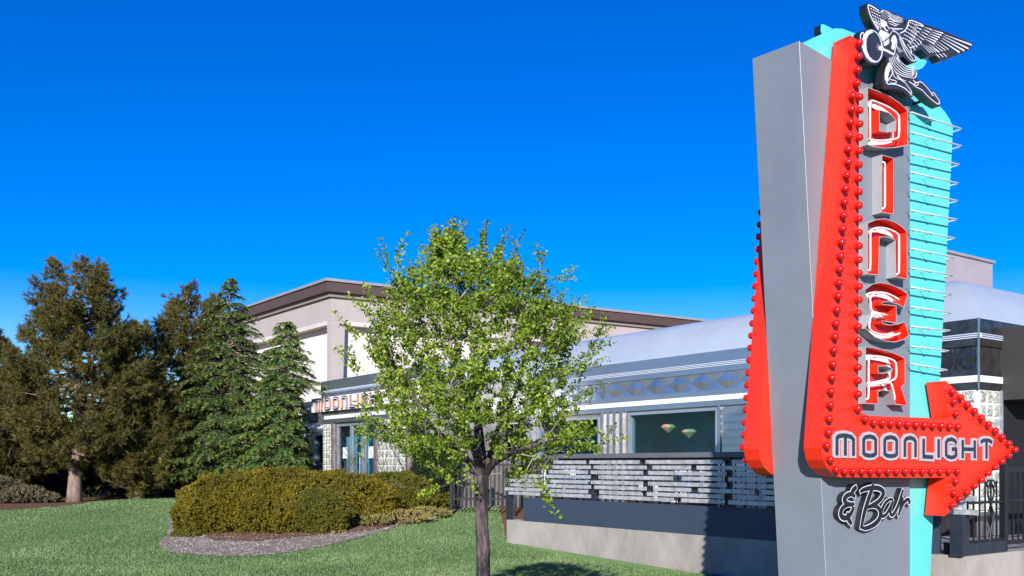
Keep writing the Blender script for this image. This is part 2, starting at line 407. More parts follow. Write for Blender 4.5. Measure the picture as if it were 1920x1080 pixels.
mul = [G(*p) for p in [(395, 1014), (480, 1016), (560, 1008), (640, 1001), (700, 996), (780, 974), (850, 957), (900, 948)]] + [Vector((-1.3, 24.4, 0)), Vector((-3.5, 24.4, 0)), Vector((-7, 23.5, 0)), Vector((-7.3, 21.2, 0))]
sheet('mulch_bed', [(p.x, p.y) for p in mul], .022, MT['mulch'], .4)

# ------------------------------------------------------------------ frames of the place
d1 = Vector((-.5855, .8107)); d2 = Vector((.8107, .5855))
# frames run with u = -d1 (left to right in the photo), outward normal = -d2
FW = Frame((-.1, 18.3), -d1)            # retaining wall / slatted fence line
FD = Frame((-.1 + d2.x * 3, 18.3 + d2.y * 3), -d1)   # diner front
FV = Frame((-.1 + d2.x * .8, 18.3 + d2.y * .8), -d1) # entrance block front
tC = FD.hit(1832, 600)[0]
Cc = FD.P(tC, 0)
FE = Frame((Cc.x, Cc.y), d2)            # right end of the diner
zP = .54                                 # patio level

# ------------------------------------------------------------------ patio, wall, slatted fence
mb = MB(); tR = FW.hit(1812, 1040)[0]
q = [FW.P(.02, 0, -.02), FW.P(tR, 0, -.02), FW.P(tR, 0, -.02) + Vector((*(d2 * 9), 0)), FW.P(0.02, 0, -.02) + Vector((*(d2 * 9), 0))]
mb.hexa([Vector((p.x, p.y, -.1)) for p in q] + [Vector((p.x, p.y, zP - .01)) for p in q])
mb.build('patio', MT['patio'], kind='structure')
FR = Frame(tuple(FW.P(tR, 0).xy), d2)   # right side of the patio
rw = thing('retaining_wall', 'low pale concrete wall carrying the slatted patio fence, its corner hidden behind the sign', 'wall', FW.P(0, 0))
mb = MB(); FW.bx(mb, 0, tR, -.2, zP, -.25, 0)
mb.build('front_wall', MT['concrete'], rw)
mb = MB(); FR.bx(mb, -.003, 9, -.2, zP + .003, -.25, .003)
mb.build('side_wall', MT['concrete'], rw)

sf = thing('slatted_fence', 'silver slatted patio fence with staggered boards over a dark blue panel', 'fence', FW.P(0, zP))
mb = MB(); ta = FW.hit(981, 940)[0]; FW.bx(mb, ta, tR - .35, zP, .975, -.05, -.001); mb.build('base_panel', MT['navy'], sf)
def z6(x, y): return 920 + x / 3.429, 800 + y / 3.429
rows = [(227, 228, [(410, 615), (640, 960), (1003, 1500), (1555, 1800), (1830, 2150), (2190, 2500)]),
        (260, 264, [(365, 645), (668, 1005), (1045, 1290), (1330, 1700), (1750, 2050), (2100, 2480)]),
        (292, 300, [(380, 625), (650, 983), (1018, 1518), (1565, 1900), (1950, 2300), (2330, 2600)]),
        (320, 337, [(125, 340), (362, 645), (700, 1175), (1235, 1495), (1535, 2000), (2040, 2500)]),
        (353, 375, [(108, 355), (385, 627), (650, 983), (1020, 1520), (1565, 1900), (1960, 2400)]),
        (382, 412, [(120, 340), (362, 647), (672, 1005), (1050, 1290), (1340, 1700), (1750, 2200), (2250, 3130)]),
        (413, 447, [(95, 355), (380, 627), (705, 970), (1010, 1503), (1565, 1950), (2000, 2600), (2640, 3060)]),
        (438, 484, [(120, 320), (362, 647), (705, 1180), (1235, 1490), (1535, 2000), (2050, 2500), (2550, 3140)])]
for i, (ya, yb, segs) in enumerate(rows):
    za = FW.hit(*z6(410, ya))[1]; zb = FW.hit(*z6(1500, yb))[1]; z = (za + zb) / 2
    if i == 0: zt = z
    for (a, b) in segs:
        t0 = FW.hit(z6(a, 0)[0], 900)[0]; t1 = FW.hit(z6(b, 0)[0], 900)[0]
        mb = MB(); dd = random.uniform(0, .008); h = .029
        FW.bx(mb, t0, t1, z - h, z + h, .0 + dd, .02 + dd); mb.build('slat', MT['slat'], sf)
for x in [110, 350, 637, 985, 1300, 1510, 1780, 2150, 2560]:
    t = FW.hit(z6(x, 0)[0], 900)[0]; mb = MB(); FW.bx(mb, t - .045, t + .045, zP, zt + .1 if x > 300 else zt - .2, -.10, -.052 if x > 200 else -.002); mb.build('post', MT['postnavy'], sf)
mb = MB(); t0 = FW.hit(1015, 850)[0]; FW.bx(mb, t0, tR - .35, 1.70, 1.775, -.42, .03)
mb.build('cap_rail', MT['caprail'], sf)
mb = MB(); t0 = FW.hit(1040, 850)[0]; FW.bx(mb, t0, tR - .4, 1.64, 1.698, -.12, -.085); mb.build('top_beam', MT['black'], sf)
# thin back rails between the slats
mb = MB()
for k in range(46):
    t = .55 + k * .19
    if t < tR - .4: FW.bx(mb, t, t + .018, .6, 1.66, -.16, -.145)
mb.build('back_bars', MT['black'], sf)

# iron railing along the right side of the patio
def zz7(x, y): return 1720 + x / 3., 720 + y / 3.
ir = thing('iron_railing', 'black iron patio railing with vertical bars and scrolls beside the arrow head', 'railing', FR.P(0, zP))
mb = MB(); FR.bx(mb, -.05, .10, zP, 1.02, -.17, -.02); mb.build('corner_post', MT['postnavy'], ir)
mb = MB(); FR.bx(mb, .12, .95, zP, zP + .14, -.15, -.03); mb.build('base_box', MT['postnavy'], ir)
mb = MB(); FW.bx(mb, tR - .52, tR - .40, zP, 1.02, -.17, -.03); mb.build('post', MT['postnavy'], ir)
mb = MB(); FW.bx(mb, tR - .38, tR - .08, zP, zP + .13, -.40, -.18); mb.build('planter_box', MT['postnavy'], ir)
for t in (.98, 3.2, 5.4):
    mb = MB(); FR.bx(mb, t, t + .07, zP, 1.62, -.13, -.06); mb.build('post', MT['black'], ir)
for (t0, t1, z0, z1) in ((1.05, 5.4, 1.50, 1.56), (1.05, 5.4, .62, .67), (.1, .98, .68, .71), (.0, .98, 1.13, 1.16), (1.05, 5.4, 1.14, 1.17)):
    mb = MB(); FR.bx(mb, t0, t1, z0, z1, -.115, -.075); mb.build('rail', MT['black'], ir)
k = 0
t = .2
while t < 5.35:
    if not (.93 < t < 1.08):
        mb = MB(); top = 1.5 if t > 1.05 else 1.40; FR.bx(mb, t - .008, t + .008, .56 if t < 1 else .62, top, -.103, -.087); mb.build('bar', MT['black'], ir)
    t += .13; k += 1
for tc in (.72, 1.95, 2.9):
    mb = MB()
    for sgn in (-1, 1):
        pts = [(tc + sgn * .07, .66), (tc + sgn * .03, .85), (tc - sgn * .02, 1.0), (tc + sgn * .07, 1.16), (tc + sgn * .11, 1.28), (tc + sgn * .02, 1.40), (tc - sgn * .05, 1.38), (tc - sgn * .04, 1.32)]
        mb.tube([FR.P(a, b, -.095 - .02 * sgn) for a, b in smooth_path(pts, 4)], .011, 6)
    mb.build('scroll', MT['black'], ir, True)

# dark iron fence at the left behind the tree
lf = thing('iron_fence', 'black iron bar fence behind the tree trunk at the patio edge', 'fence', W(848, 940, 21.6))
FL = Frame(tuple(W(846, 900, 21.6).xy), Vector((1, -.25)))
FVe0 = None
mb = MB(); FL.bx(mb, 0, 1.45, 1.56, 1.60, -.03, 0); mb.build('top_rail', MT['black'], lf)
mb = MB(); FL.bx(mb, 0, 1.45, .80, .84, -.03, 0); mb.build('bottom_rail', MT['black'], lf)
for k in range(15):
    mb = MB(); FL.bx(mb, .05 + k * .095, .075 + k * .095, .66, 1.64, -.024, -.006); mb.build('bar', MT['black'], lf)
for t in (.0, .72, 1.45):
    mb = MB(); FL.bx(mb, t - .03, t + .03, .55, 1.68, -.05, .01); mb.build('post', MT['black'], lf)

# ------------------------------------------------------------------ diner
dn = thing('diner', 'long stainless steel diner with rolled silver roof, quilted panels and glass block corners', 'building', FD.P(tC, zP))
tL = FD.hit(566, 800)[0]
tVl, tVr = FV.hit(606, 760)[0], FV.hit(806, 760)[0]
LE = 6.5   # depth of the diner along its end
zE = 3.71
# window openings in the front (t ranges)
def tf(px): return FD.hit(px, 800)[0]
wins = [(tf(1178), tf(1346), 1.72, 2.66), (tf(1008), tf(1124), 1.72, 2.62), (tf(880), tf(985), 1.72, 2.62), (tf(590), tf(607.5), 1.55, 2.62)]
# core walls: stack of pieces round the openings
wall = MB()
def wallspan(a, b, z0, z1): FD.bx(wall, a, b, z0, z1, -.2, 0)
ws = sorted(wins); cur = tL
for (a, b, z0, z1) in ws:
    wallspan(cur, a, zP, 2.70); wallspan(a, b, zP, z0); wallspan(a, b, z1, 2.70); cur = b
wallspan(cur, tC, zP, 2.70)
FD.bx(wall, tL, tC, 2.70, zE - .02, -.2, 0)
FE.bx(wall, .2, LE, zP, zE - .02, -.2, 0)
ol = Frame(tuple(FD.P(tL, 0).xy), d2); ol.bx(wall, .2, LE, zP, zE - .02, 0, .2)
wo_ = wall.build('wall', MT['steelbrown'], dn)
# interior: back wall and floor, ceiling
mb = MB(); FD.bx(mb, tL + .01, tC - .005, zP, 1.66, .001, .012); mb.build('lower_wall', MT['basedark'], dn)
mb = MB(); FD.bx(mb, tL + .1, tC - .3, zP, 3.3, -1.58, -1.5); FD.bx(mb, tL + .2, tC - .3, 3.0, 3.05, -3.0, -.22); FD.bx(mb, tL + .2, tC - .3, zP, zP + .05, -3.0, -.22)
mb.build('interior', MT['interior'], dn)
for (a, b, z0, z1) in ws:
    w = .055; mb = MB()
    FD.bx(mb, a, a + w, z0, z1, -.12, .012); FD.bx(mb, b - w, b, z0, z1, -.12, .012); FD.bx(mb, a + w, b - w, z1 - w, z1, -.12, .012); FD.bx(mb, a + w, b - w, z0, z0 + w, -.12, .012)
    wf = mb.build('window', MT['frame'], dn)
    mb = MB(); FD.bx(mb, a + w, b - w, z0 + w, z1 - w, -.075, -.065); mb.build('pane', MT['pane'], wf)
for (x, y, Y) in ((1253, 801, 19.2), (1292, 810, 18.8)):
    c = W(x, y, Y); mb = MB()
    n = 12
    rings = [(.0, -.12), (.155, .0), (.10, .055), (.0, .058)]
    for rr, dz in rings:
        for k in range(n): a = 2 * math.pi * k / n; mb.v.append((c.x + max(rr, .003) * math.cos(a), c.y + max(rr, .003) * math.sin(a), c.z + dz))
    for j in range(3):
        for k in range(n): mb.f.append((j * n + k, j * n + (k + 1) % n, (j + 1) * n + (k + 1) % n, (j + 1) * n + k)); mb.mi.append(0)
    pl = thing('pendant_lamp', 'diamond shaped amber pendant lamp, the %s of two seen through the diner window' % ('left' if x < 1270 else 'right'), 'lamp', c, 'pendant lamps in the diner')
    mb.build('lamp_shade', MT['lamp'], pl)
    m2 = MB(); m2.tube([(c.x, c.y, c.z + .06), (c.x, c.y, 3.0)], .006, 5); m2.build('cord', MT['black'], pl)
# horizontal bands on front and end
def band(z0, z1, d, mat, name, front=True, end=True, a=None, b=None, endmax=.62):
    mb = MB(); A = tL if a is None else a; B = tC + d if b is None else b
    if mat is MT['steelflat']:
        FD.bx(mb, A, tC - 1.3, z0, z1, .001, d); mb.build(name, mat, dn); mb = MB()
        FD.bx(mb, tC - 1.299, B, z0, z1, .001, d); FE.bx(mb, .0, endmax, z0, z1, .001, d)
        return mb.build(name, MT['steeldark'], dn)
    if front: FD.bx(mb, A, B, z0, z1, .001, d)
    if end: FE.bx(mb, .0, endmax, z0, z1, .001, d)
    return mb.build(name, mat, dn)
band(3.50, 3.71, .05, MT['steelflat'], 'eave_band', endmax=LE)
band(3.43, 3.499, .056, MT['whiteband'], 'neon_strip')
mb = MB()
for zz in (3.485, 3.455):
    mb.tube([FD.P(tL + .1, zz, .072), FD.P(tC + .06, zz, .072)], .006, 6); mb.tube([FE.P(0.0, zz, .072), FE.P(.6, zz, .072)], .006, 6)
mb.build('neon_tube', MT['blueneon'], dn)
band(3.32, 3.43, .05, MT['steelflat'], 'upper_band')
band(2.885, 2.985, .04, MT['steelflat'], 'lower_band')
band(2.79, 2.885, .06, MT['whiteband'], 'white_band')
band(2.69, 2.79, .045, MT['steelflat'], 'window_head_band')
# quilted diamonds between 2.985 and 3.32
mb = MB()
def quilt(F, a, b, z0, z1, w, h):
    """pyramids on a diamond grid, real relief"""
    n = int(round((b - a) / w)); w = (b - a) / n; zc = (z0 + z1) / 2
    F.bx(mb, a, b, z0, z1, .001, .012)
    hz = (z1 - z0) / 2
    for i in range(n):
        cx = a + (i + .5) * w
        for (c0, cz, hw, hh) in ((cx, zc, w / 2, hz),):
            vs = [F.P(c0 - hw, cz, .013), F.P(c0, cz - hh, .013), F.P(c0 + hw, cz, .013), F.P(c0, cz + hh, .013), F.P(c0, cz, .013 + h)]
            mb.add(vs, [(0, 1, 4), (1, 2, 4), (2, 3, 4), (3, 0, 4)])
    for i in range(n + 1):
        cx = a + i * w
        for s in (1, -1):
            e0 = cx - w / 2 if i > 0 else cx; e1 = cx + w / 2 if i < n else cx
            zb = z1 if s > 0 else z0
            vs = [F.P(e0, zb, .013), F.P(cx, zc, .0131), F.P(e1, zb, .013), F.P(cx, zb, .013 + h * .7)]
            fs = [(0, 1, 3), (1, 2, 3)] if s > 0 else [(1, 0, 3), (2, 1, 3)]
            mb.add(vs, fs)
quilt(FD, tf(1135), tC - 1.3, 2.985, 3.32, .62, .018)
quilt(FD, tf(760), tf(1100), 2.985, 3.32, .62, .018)
mb.build('quilted_panel', MT['steel'], dn)
mb = MB()
def fanpanel(F, a, b, z0, z1):
    c = ((a + b) / 2, (z0 + z1) / 2); F.bx(mb, a, b, z0, z1, .001, .01)
    N = 20; pr = []
    for k in range(N):
        an = 2 * math.pi * k / N; dx, dz = math.cos(an), math.sin(an)
        s = min(abs((b - a) / 2 / dx) if abs(dx) > 1e-6 else 9, abs((z1 - z0) / 2 / dz) if abs(dz) > 1e-6 else 9)
        pr.append(F.P(c[0] + dx * s, c[1] + dz * s, .012 if k % 2 else .028))
    mb.add(pr + [F.P(c[0], c[1], .02)], [(k, (k + 1) % N, N) for k in range(N)])
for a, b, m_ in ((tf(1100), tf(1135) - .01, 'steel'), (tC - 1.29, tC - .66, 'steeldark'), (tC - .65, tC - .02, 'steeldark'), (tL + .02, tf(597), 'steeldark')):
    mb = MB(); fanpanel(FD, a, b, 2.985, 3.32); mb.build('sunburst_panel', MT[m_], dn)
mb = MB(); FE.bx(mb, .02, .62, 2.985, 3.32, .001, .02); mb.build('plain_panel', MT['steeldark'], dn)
# corner strip
mb = MB(); FD.bx(mb, tC + .045, tC + .068, 2.69, zE + .005, .045, .066); mb.build('corner_trim', MT['steel'], dn)
# pilasters between windows and ribbed steel siding
for px in (1132, 1143, 1155, 1168):
    mb = MB(); t = tf(px); FD.bx(mb, t - .04, t + .04, zP, 2.69, .001, .05); mb.build('pilaster', MT['steel'], dn)
for px in (1351, 995, 1001, 870):
    mb = MB(); t = tf(px); FD.bx(mb, t - .025, t + .025, zP, 2.69, .001, .045); mb.build('pilaster', MT['steelflat'], dn)
mb = MB(); z = .7
a, b = tf(1356), tC - 1.25
while z < 2.66:
    FD.bx(mb, a, b, z, z + .105, .001, .035); FD.bx(mb, a, b, z + .11, z + .135, .001, .015); z += .14
mb.build('ribbed_siding', MT['steel'], dn)
mb = MB(); t = tf(790); 
while t < tf(1000): FD.bx(mb, t, t + .115, zP, 1.66, .013, .035); t += .145
mb.build('board_cladding', MT['boards'], dn)
# glass block corners and strips
def gblocks(F, a, b, z0, z1, name='glass_block_panel', par=None, s=.19):
    mb = MB(); n = max(1, round((b - a) / s)); m = max(1, round((z1 - z0) / s)); w = (b - a) / n; h = (z1 - z0) / m
    F.bx(mb, a, b, z0, z1, .001, .02, 1)
    for i in range(n):
        for j in range(m):
            c0, c1, e0, e1 = a + i * w + .012, a + (i + 1) * w - .012, z0 + j * h + .012, z0 + (j + 1) * h - .012
            vs = [F.P(c0, e0, .021), F.P(c1, e0, .021), F.P(c1, e1, .021), F.P(c0, e1, .021), F.P(c0 + .025, e0 + .025, .045), F.P(c1 - .025, e0 + .025, .045), F.P(c1 - .025, e1 - .025, .045), F.P(c0 + .025, e1 - .025, .045)]
            mb.add(vs, [(4, 5, 6, 7), (0, 1, 5, 4), (1, 2, 6, 5), (2, 3, 7, 6), (3, 0, 4, 7)], 0)
    return mb.build(name, [MT['gblock'], MT['whiteband']], par or dn)
gblocks(FD, tC - .45, tC, .9, 2.68); gblocks(FE, .01, .58, .9, 2.68)
gblocks(FD, tf(568), tf(581), 1.0, 2.66)
mb = MB(); FE.bx(mb, .585, .63, zP, 2.69, .001, .06); mb.build('corner_trim', MT['frame'], dn)
# rolled roof: quarter round on front and right end
prof = [(0, 0), (.04, .16), (.12, .33), (.26, .50), (.45, .64), (.7, .74), (1.0, .80), (1.5, .84), (2.6, .86)]
mb = MB(); zr = zE
rings = []
for (i_, h) in prof:
    pa = FD.P(tf(660), zr + h, -i_); pb = FD.P(tC - i_, zr + h, -i_); pc = FE.P(LE + 6, zr + h, -i_)
    rings.append([pa, pb, pc])
for k in range(len(rings) - 1):
    a, b = rings[k], rings[k + 1]
    # densify along front for a light panel seam relief
    mb.add([a[0], a[1], b[1], b[0]], [(0, 1, 2, 3)]); mb.add([a[1], a[2], b[2], b[1]], [(0, 1, 2, 3)])
l = rings[-1]; mb.add([l[0], l[1], l[2], l[0] + Vector((*(d2 * 10), 0))], [(0, 1, 2, 3)])
ro = mb.build('roof', MT['roofmetal'], dn)
import bmesh
bm = bmesh.new(); bm.from_mesh(ro.data); bmesh.ops.remove_doubles(bm, verts=bm.verts, dist=.001)
for f in bm.faces: f.smooth = True
for e in bm.edges:
    v = (e.verts[0].co - e.verts[1].co)
    hz = Vector((v.x, v.y))
    dirs = [(x.co.x - 0) for x in e.verts]
    if len(e.link_faces) == 2 and e.link_faces[0].normal.angle(e.link_faces[1].normal) > R(35): e.smooth = False
bm.to_mesh(ro.data); bm.free()
mb = MB(); FD.bx(mb, tL, tf(655), zE - .02, zE + .03, -6.4, -.01); mb.build('flat_roof', MT['steelflat'], dn)
mb = MB(); c = W(1808, 593, 14.6); mb.box((c.x, c.y, c.z), (.16, .14, .09), rz=.6); mb.box((c.x, c.y, c.z + .05), (.19, .16, .012), rz=.6); tag(mb.build('vent_box', MT['steelbrown'], dn))
# dark entrance canopy on the right end
mb = MB(); t0 = FE.hit(1873, 700, .0)[0]
FE.bx(mb, t0, t0 + 5, 2.55, 3.62, .01, .55)
mb.build('entrance_canopy', MT['canopy'], dn)
mb = MB(); FE.bx(mb, .64, 6.4, zP, 2.55, .004, .02); mb.build('dark_doorway', MT['void'], dn)  # flat black sheet: the unlit inside of the entry put into its colour

# entrance block
wall = MB(); dV = 2.15
tD0, tD1 = FV.hit(628, 820)[0], FV.hit(702, 820)[0]
FV.bx(wall, tVl, tD0, zP, 2.72, -.2, 0); FV.bx(wall, tD1, tVr, zP, 2.72, -.2, 0); FV.bx(wall, tVl, tVr, 2.72, 3.86, -.2, 0)
FVe = Frame(tuple(FV.P(tVr, 0).xy), d2); FVe.bx(wall, .2, dV + .0, zP, 3.86, -.2, 0)
FVl = Frame(tuple(FV.P(tVl, 0).xy), d2); FVl.bx(wall, .2, dV, zP, 3.86, 0, .2)
wall.build('entrance_wall', MT['steelbrown'], dn)
mb = MB(); FV.bx(mb, tVl, tVr, 3.861, 3.9, -dV, .02); mb.build('entrance_roof', MT['steelflat'], dn)
mb = MB(); t = .0
while t < dV - .1: FVe.bx(mb, t, t + .12, zP, 2.3, .004, .03); t += .15
mb.build('board_cladding', MT['boards'], dn)
mb = MB(); FV.bx(mb, tVl + .2, tVr - .2, zP, 2.8, -.60, -.50); mb.build('door_reflection_panel', MT['doorreflection'], dn)  # blue panel close behind the doors stands in for sky reflected in their glass
mb = MB(); FV.bx(mb, tVl, tVr + .06, 3.62, 3.89, .021, .07); FVe.bx(mb, 0, dV, 3.62, 3.86, .001, .06); mb.build('parapet_band', MT['steelflat'], dn)
mb = MB(); FV.bx(mb, tVl - .05, tVr, 3.53, 3.62, .001, .09); mb.build('neon_strip', MT['whiteband'], dn)
mb = MB(); mb.tube([FV.P(tVl - .05, 3.56, .12), FV.P(tVr, 3.56, .12)], .012, 6); mb.tube([FV.P(tVl - .05, 3.595, .12), FV.P(tVr, 3.595, .12)], .008, 6); mb.build('neon_tube', MT['blueneon'], dn)
mb = MB(); FV.bx(mb, tVl, tVr, 3.44, 3.53, .001, .06); mb.build('upper_band', MT['steelflat'], dn)
mb = MB(); FV.bx(mb, tVl, tVr, 2.93, 3.04, .001, .04); mb.build('lower_band', MT['steelbrown'], dn)
mb = MB(); FV.bx(mb, tVl + .2, tVr, 2.83, 2.925, .001, .07); mb.build('neon_strip', MT['whiteband'], dn)
mb = MB(); FV.bx(mb, tVl, tVr, 2.725, 2.825, .001, .05); mb.build('door_head_band', MT['steelflat'], dn)
# glass block strips beside the doors
gblocks(FV, tVl + .04, FV.hit(623, 800)[0], .8, 2.70); gblocks(FV, FV.hit(710, 800)[0], FV.hit(762, 800)[0], .8, 2.70)
for px in (626, 706, 766, 785):
    mb = MB(); t = FV.hit(px, 800)[0]; FV.bx(mb, t - .05, t + .05, zP, 2.72, .001, .06); mb.build('pilaster', MT['steelbrown'], dn)
# doors
edges = [(630, 655.5), (657, 678.5), (681, 701)]
for i, (a, b) in enumerate(edges):
    t0, t1 = FV.hit(a, 820)[0], FV.hit(b, 820)[0]; mb = MB(); w = .04
    FV.bx(mb, t0, t0 + w, zP + .02, 2.70, -.1, -.03); FV.bx(mb, t1 - w, t1, zP + .02, 2.70, -.1, -.03); FV.bx(mb, t0 + w, t1 - w, 2.62, 2.70, -.1, -.03); FV.bx(mb, t0 + w, t1 - w, zP + .02, zP + .22, -.1, -.03)
    dr = mb.build('door', MT['frame'], dn)
    mb = MB(); FV.bx(mb, t0 + w, t1 - w, zP + .22, 2.62, -.07, -.06); mb.build('pane', MT['doorpane'], dr)
    if i != 1:
        mb = MB(); tm = (t0 + t1) / 2; FV.bx(mb, tm - .10, tm + .16, 1.75, 2.05, -.058, -.052); mb.build('notice', MT['white'], dr)
    else:
        mb = MB(); mb.tube([FV.P(t1 - .08, 1.3, .02), FV.P(t1 - .08, 1.9, .02)], .015, 6); mb.build('handle', MT['steel'], dr)

# ---- letters -----------------------------------------------------
GLY = {  # unit glyphs: width, strokes (x,y up)
 'M': (1.15, [[(0, 0), (0, .86), (.10, .95), (.35, 1.), (.62, 1.), (.95, .94), (1.12, .80), (1.12, 0)], [(.56, .98), (.56, 0)]]),
 'O': (.86, [[(.43, 1.), (.12, .94), (0, .82), (0, .12), (.12, .04), (.43, 0), (.74, .04), (.86, .12), (.86, .82), (.74, .94), (.43, 1.)]]),
 'N': (.80, [[(0, 0), (0, .82), (.12, .94), (.4, 1.), (.68, .93), (.80, .80), (.80, 0)]]),
 'L': (.62, [[(0, 1.), (0, .02), (.62, 0)]]),
 'I': (0, [[(0, 1.), (0, 0)]]),
 'G': (.78, [[(.78, .78), (.66, .92), (.40, 1.), (.12, .93), (0, .80), (0, .14), (.12, .05), (.42, 0), (.68, .06), (.76, .14), (.76, .46), (.45, .46)]]),
 'H': (.78, [[(0, 1.), (0, 0)], [(.78, 1.), (.78, 0)], [(0, .5), (.78, .5)]]),
 'T': (.80, [[(0, .88), (.18, .98), (.4, 1.), (.62, .98), (.80, .88)], [(.4, 1.), (.4, 0)]])}
def densify(st): return st
def stroke_letter(F, ch, quad, name, parent, layers):
    """quad: 4 corner points (t,z) bl, br, tr, tl of the glyph; layers: (width, d0, d1, material index), mats"""
    gw, strokes = GLY[ch]; lay, mats = layers
    bl, br, tr, tl = [Vector(q) for q in quad]; mb = MB(); e = 0
    def mp(x, y):
        a = x / gw if gw else .5
        return tuple((bl * (1 - a) + br * a) * (1 - y) + (tl * (1 - a) + tr * a) * y)
    for (w, da, db, mi, side, ext) in lay:
        for st in strokes:
            cl = st[0] == st[-1]
            strip(F, mb, ribbonLR([mp(*p) for p in st], w, None, ext, cl), da, db + e, mi, side, cl); e += .0004
    return mb.build(name, mats, parent)
# entrance sign board with letters
sg = MB(); ts0 = FV.hit(584, 750, .16)[0]; FV.bx(sg, ts0, tVr - .3, 3.045, 3.43, .06, .16)
board = sg.build('sign_board', MT['whiteband'], dn)
fx = [588, 604.5, 620, 636, 652, 666, 673.5, 689.5, 700.5]; fw = [10.5, 9, 9, 9, 8, 0, 9.5, 9, 9]
dL = .195
for ch, x, w in zip('MOONLIGHT', fx, fw):
    x0 = x + 4; x1 = x0 + w; zz0, zz1 = 3.10, 3.37
    ta_, tb_ = FV.hit(x0, 750, dL)[0], FV.hit(x1, 750, dL)[0]
    stroke_letter(FV, ch, [(ta_, zz0), (tb_, zz0), (tb_, zz1), (ta_, zz1)], 'letter', board,
        ([(.088, .161, dL, 0, 1, .03), (.022, dL, dL + .008, 2, 2, .01)], [MT['navyface'], MT['orange'], MT['whiteart']]))
print('diner ok')

# ------------------------------------------------------------------ big beige building behind
bb = thing('store_building', 'large taupe and cream flat roofed building with brown fascia behind the diner', 'building', W(620, 870, 45))
Kc = W(620, 525, 45); zt = Kc.z
uR = Vector(((3800 - 960), 1800)).normalized(); uLd = Vector(((-400 - 960), 1800)).normalized()
FBr = Frame(tuple(Kc.xy), uR); FBl = Frame(tuple(Kc.xy), -uLd)
kz = 45 / FPX
def zb(py): return CAMZ + (HY - py) * kz
LR, LLf = 42, 14
# mitred horizontal courses that wrap both faces
nR, nL = FBr.n, FBl.n
def course(name, z0, z1, d, mat):
    cr = FBr.n * d; cl = FBl.n * d
    # mitre point: intersection of both offset lines
    A = Frame(tuple((Kc.xy + FBr.n * d)), uR); B = Frame(tuple((Kc.xy + FBl.n * d)), uLd)
    M_ = geometry.intersect_line_line_2d(A.O - A.u * 50, A.O + A.u * 50, B.O - B.u * 50, B.O + B.u * 50)
    a0 = FBr.P(LR, 0, d).xy; b0 = FBl.P(-LLf, 0, d).xy
    inr = FBr.P(LR, 0, -1.).xy; inl = FBl.P(-LLf, 0, -1.).xy
    A2 = Frame(tuple((Kc.xy - FBr.n)), uR); B2 = Frame(tuple((Kc.xy - FBl.n)), uLd)
    M2 = geometry.intersect_line_line_2d(A2.O - A2.u * 50, A2.O + A2.u * 50, B2.O - B2.u * 50, B2.O + B2.u * 50)
    mb = MB()
    for (p, q_, s_, r_) in ((b0, M_, M2, inl), (M_, a0, inr, M2)):
        mb.hexa([(v.x, v.y, z0) for v in (p, q_, s_, r_)] + [(v.x, v.y, z1) for v in (p, q_, s_, r_)])
    return mb.build(name, mat, bb)
course('parapet_cap', zb(530), zt, .42, MT['capgrey'])
course('fascia', zb(549), zb(530) - .004, .34, MT['fascia'])
course('soffit_band', zb(557), zb(549) - .004, .14, MT['tan'])
course('upper_wall', zb(600), zb(557) - .004, 0, MT['wallstucco'])
course('core_wall', -.5, zb(600) - .004, -.45, MT['cream'])
mb = MB(); top = zb(600) - .006
def pier(F, x0t, x1t, x0b, x1b, lin=None):
    F.prism(mb, [(x0b, -.5), (x1b, -.5), (x1t, top), (x0t, top)], -.45, 0)
wR = FBr.hit(647, 620)[0]; wL = FBl.hit(613, 620)[0]
pier(FBr, 0, wR, .0, wR * .6); pier(FBl, wL, 0, wL * .6, .0); mb.build('pier', MT['wallstucco'], bb)
for a in (9.5, 21, 33): mb = MB(); pier(FBr, a, a + 1.6, a + .2, a + 1.4); mb.build('pier', MT['wallstucco'], bb)
mb = MB()
for (a, b) in ((wR + .02, 9.48), (11.12, 20.98), (22.62, 32.98)): FBr.bx(mb, a, b, zb(608), top, -.45, .03)
FBl.bx(mb, -LLf, wL - .02, zb(608), top, -.45, .03)
mb.build('panel_lintel', MT['trimlight'], bb)

ru = thing('rooftop_block', 'mauve grey boxy rooftop plant room standing above the rolled roof at the right', 'rooftop room', W(1815, 600, 24))
FU = Frame(tuple(W(1861, 500, 24).xy), d2)
FUL = Frame(tuple(W(1861, 500, 24).xy), -d1)
mb = MB(); zu = W(1861, 494, 24).z
FU.bx(mb, -2.7, 0, 3.5, zu, -4, 0); mb.build('wall', MT['mauve'], ru)
mb = MB(); FU.bx(mb, -2.75, .05, zu, zu + .06, -4.05, .05); mb.build('roof_edge', MT['capgrey'], ru)
mb = MB()
for t in (-1.0, -2.0): FU.bx(mb, t, t + .02, 3.6, zu - .01, .001, .012)
mb.build('panel_joint', MT['capgrey'], ru)

# ------------------------------------------------------------------ the roadside sign
YS = 8.4; Pc = W(1498, 77, YS)
u_s = Vector((3650 - 960, 1800)).normalized()
FS = Frame(tuple(Pc.xy), u_s)
sign = thing('roadside_sign', 'tall grey and turquoise diner sign with a red bulb studded arrow and winged figure', 'sign', FS.P(1.2, 0, -.2))
TH = .51
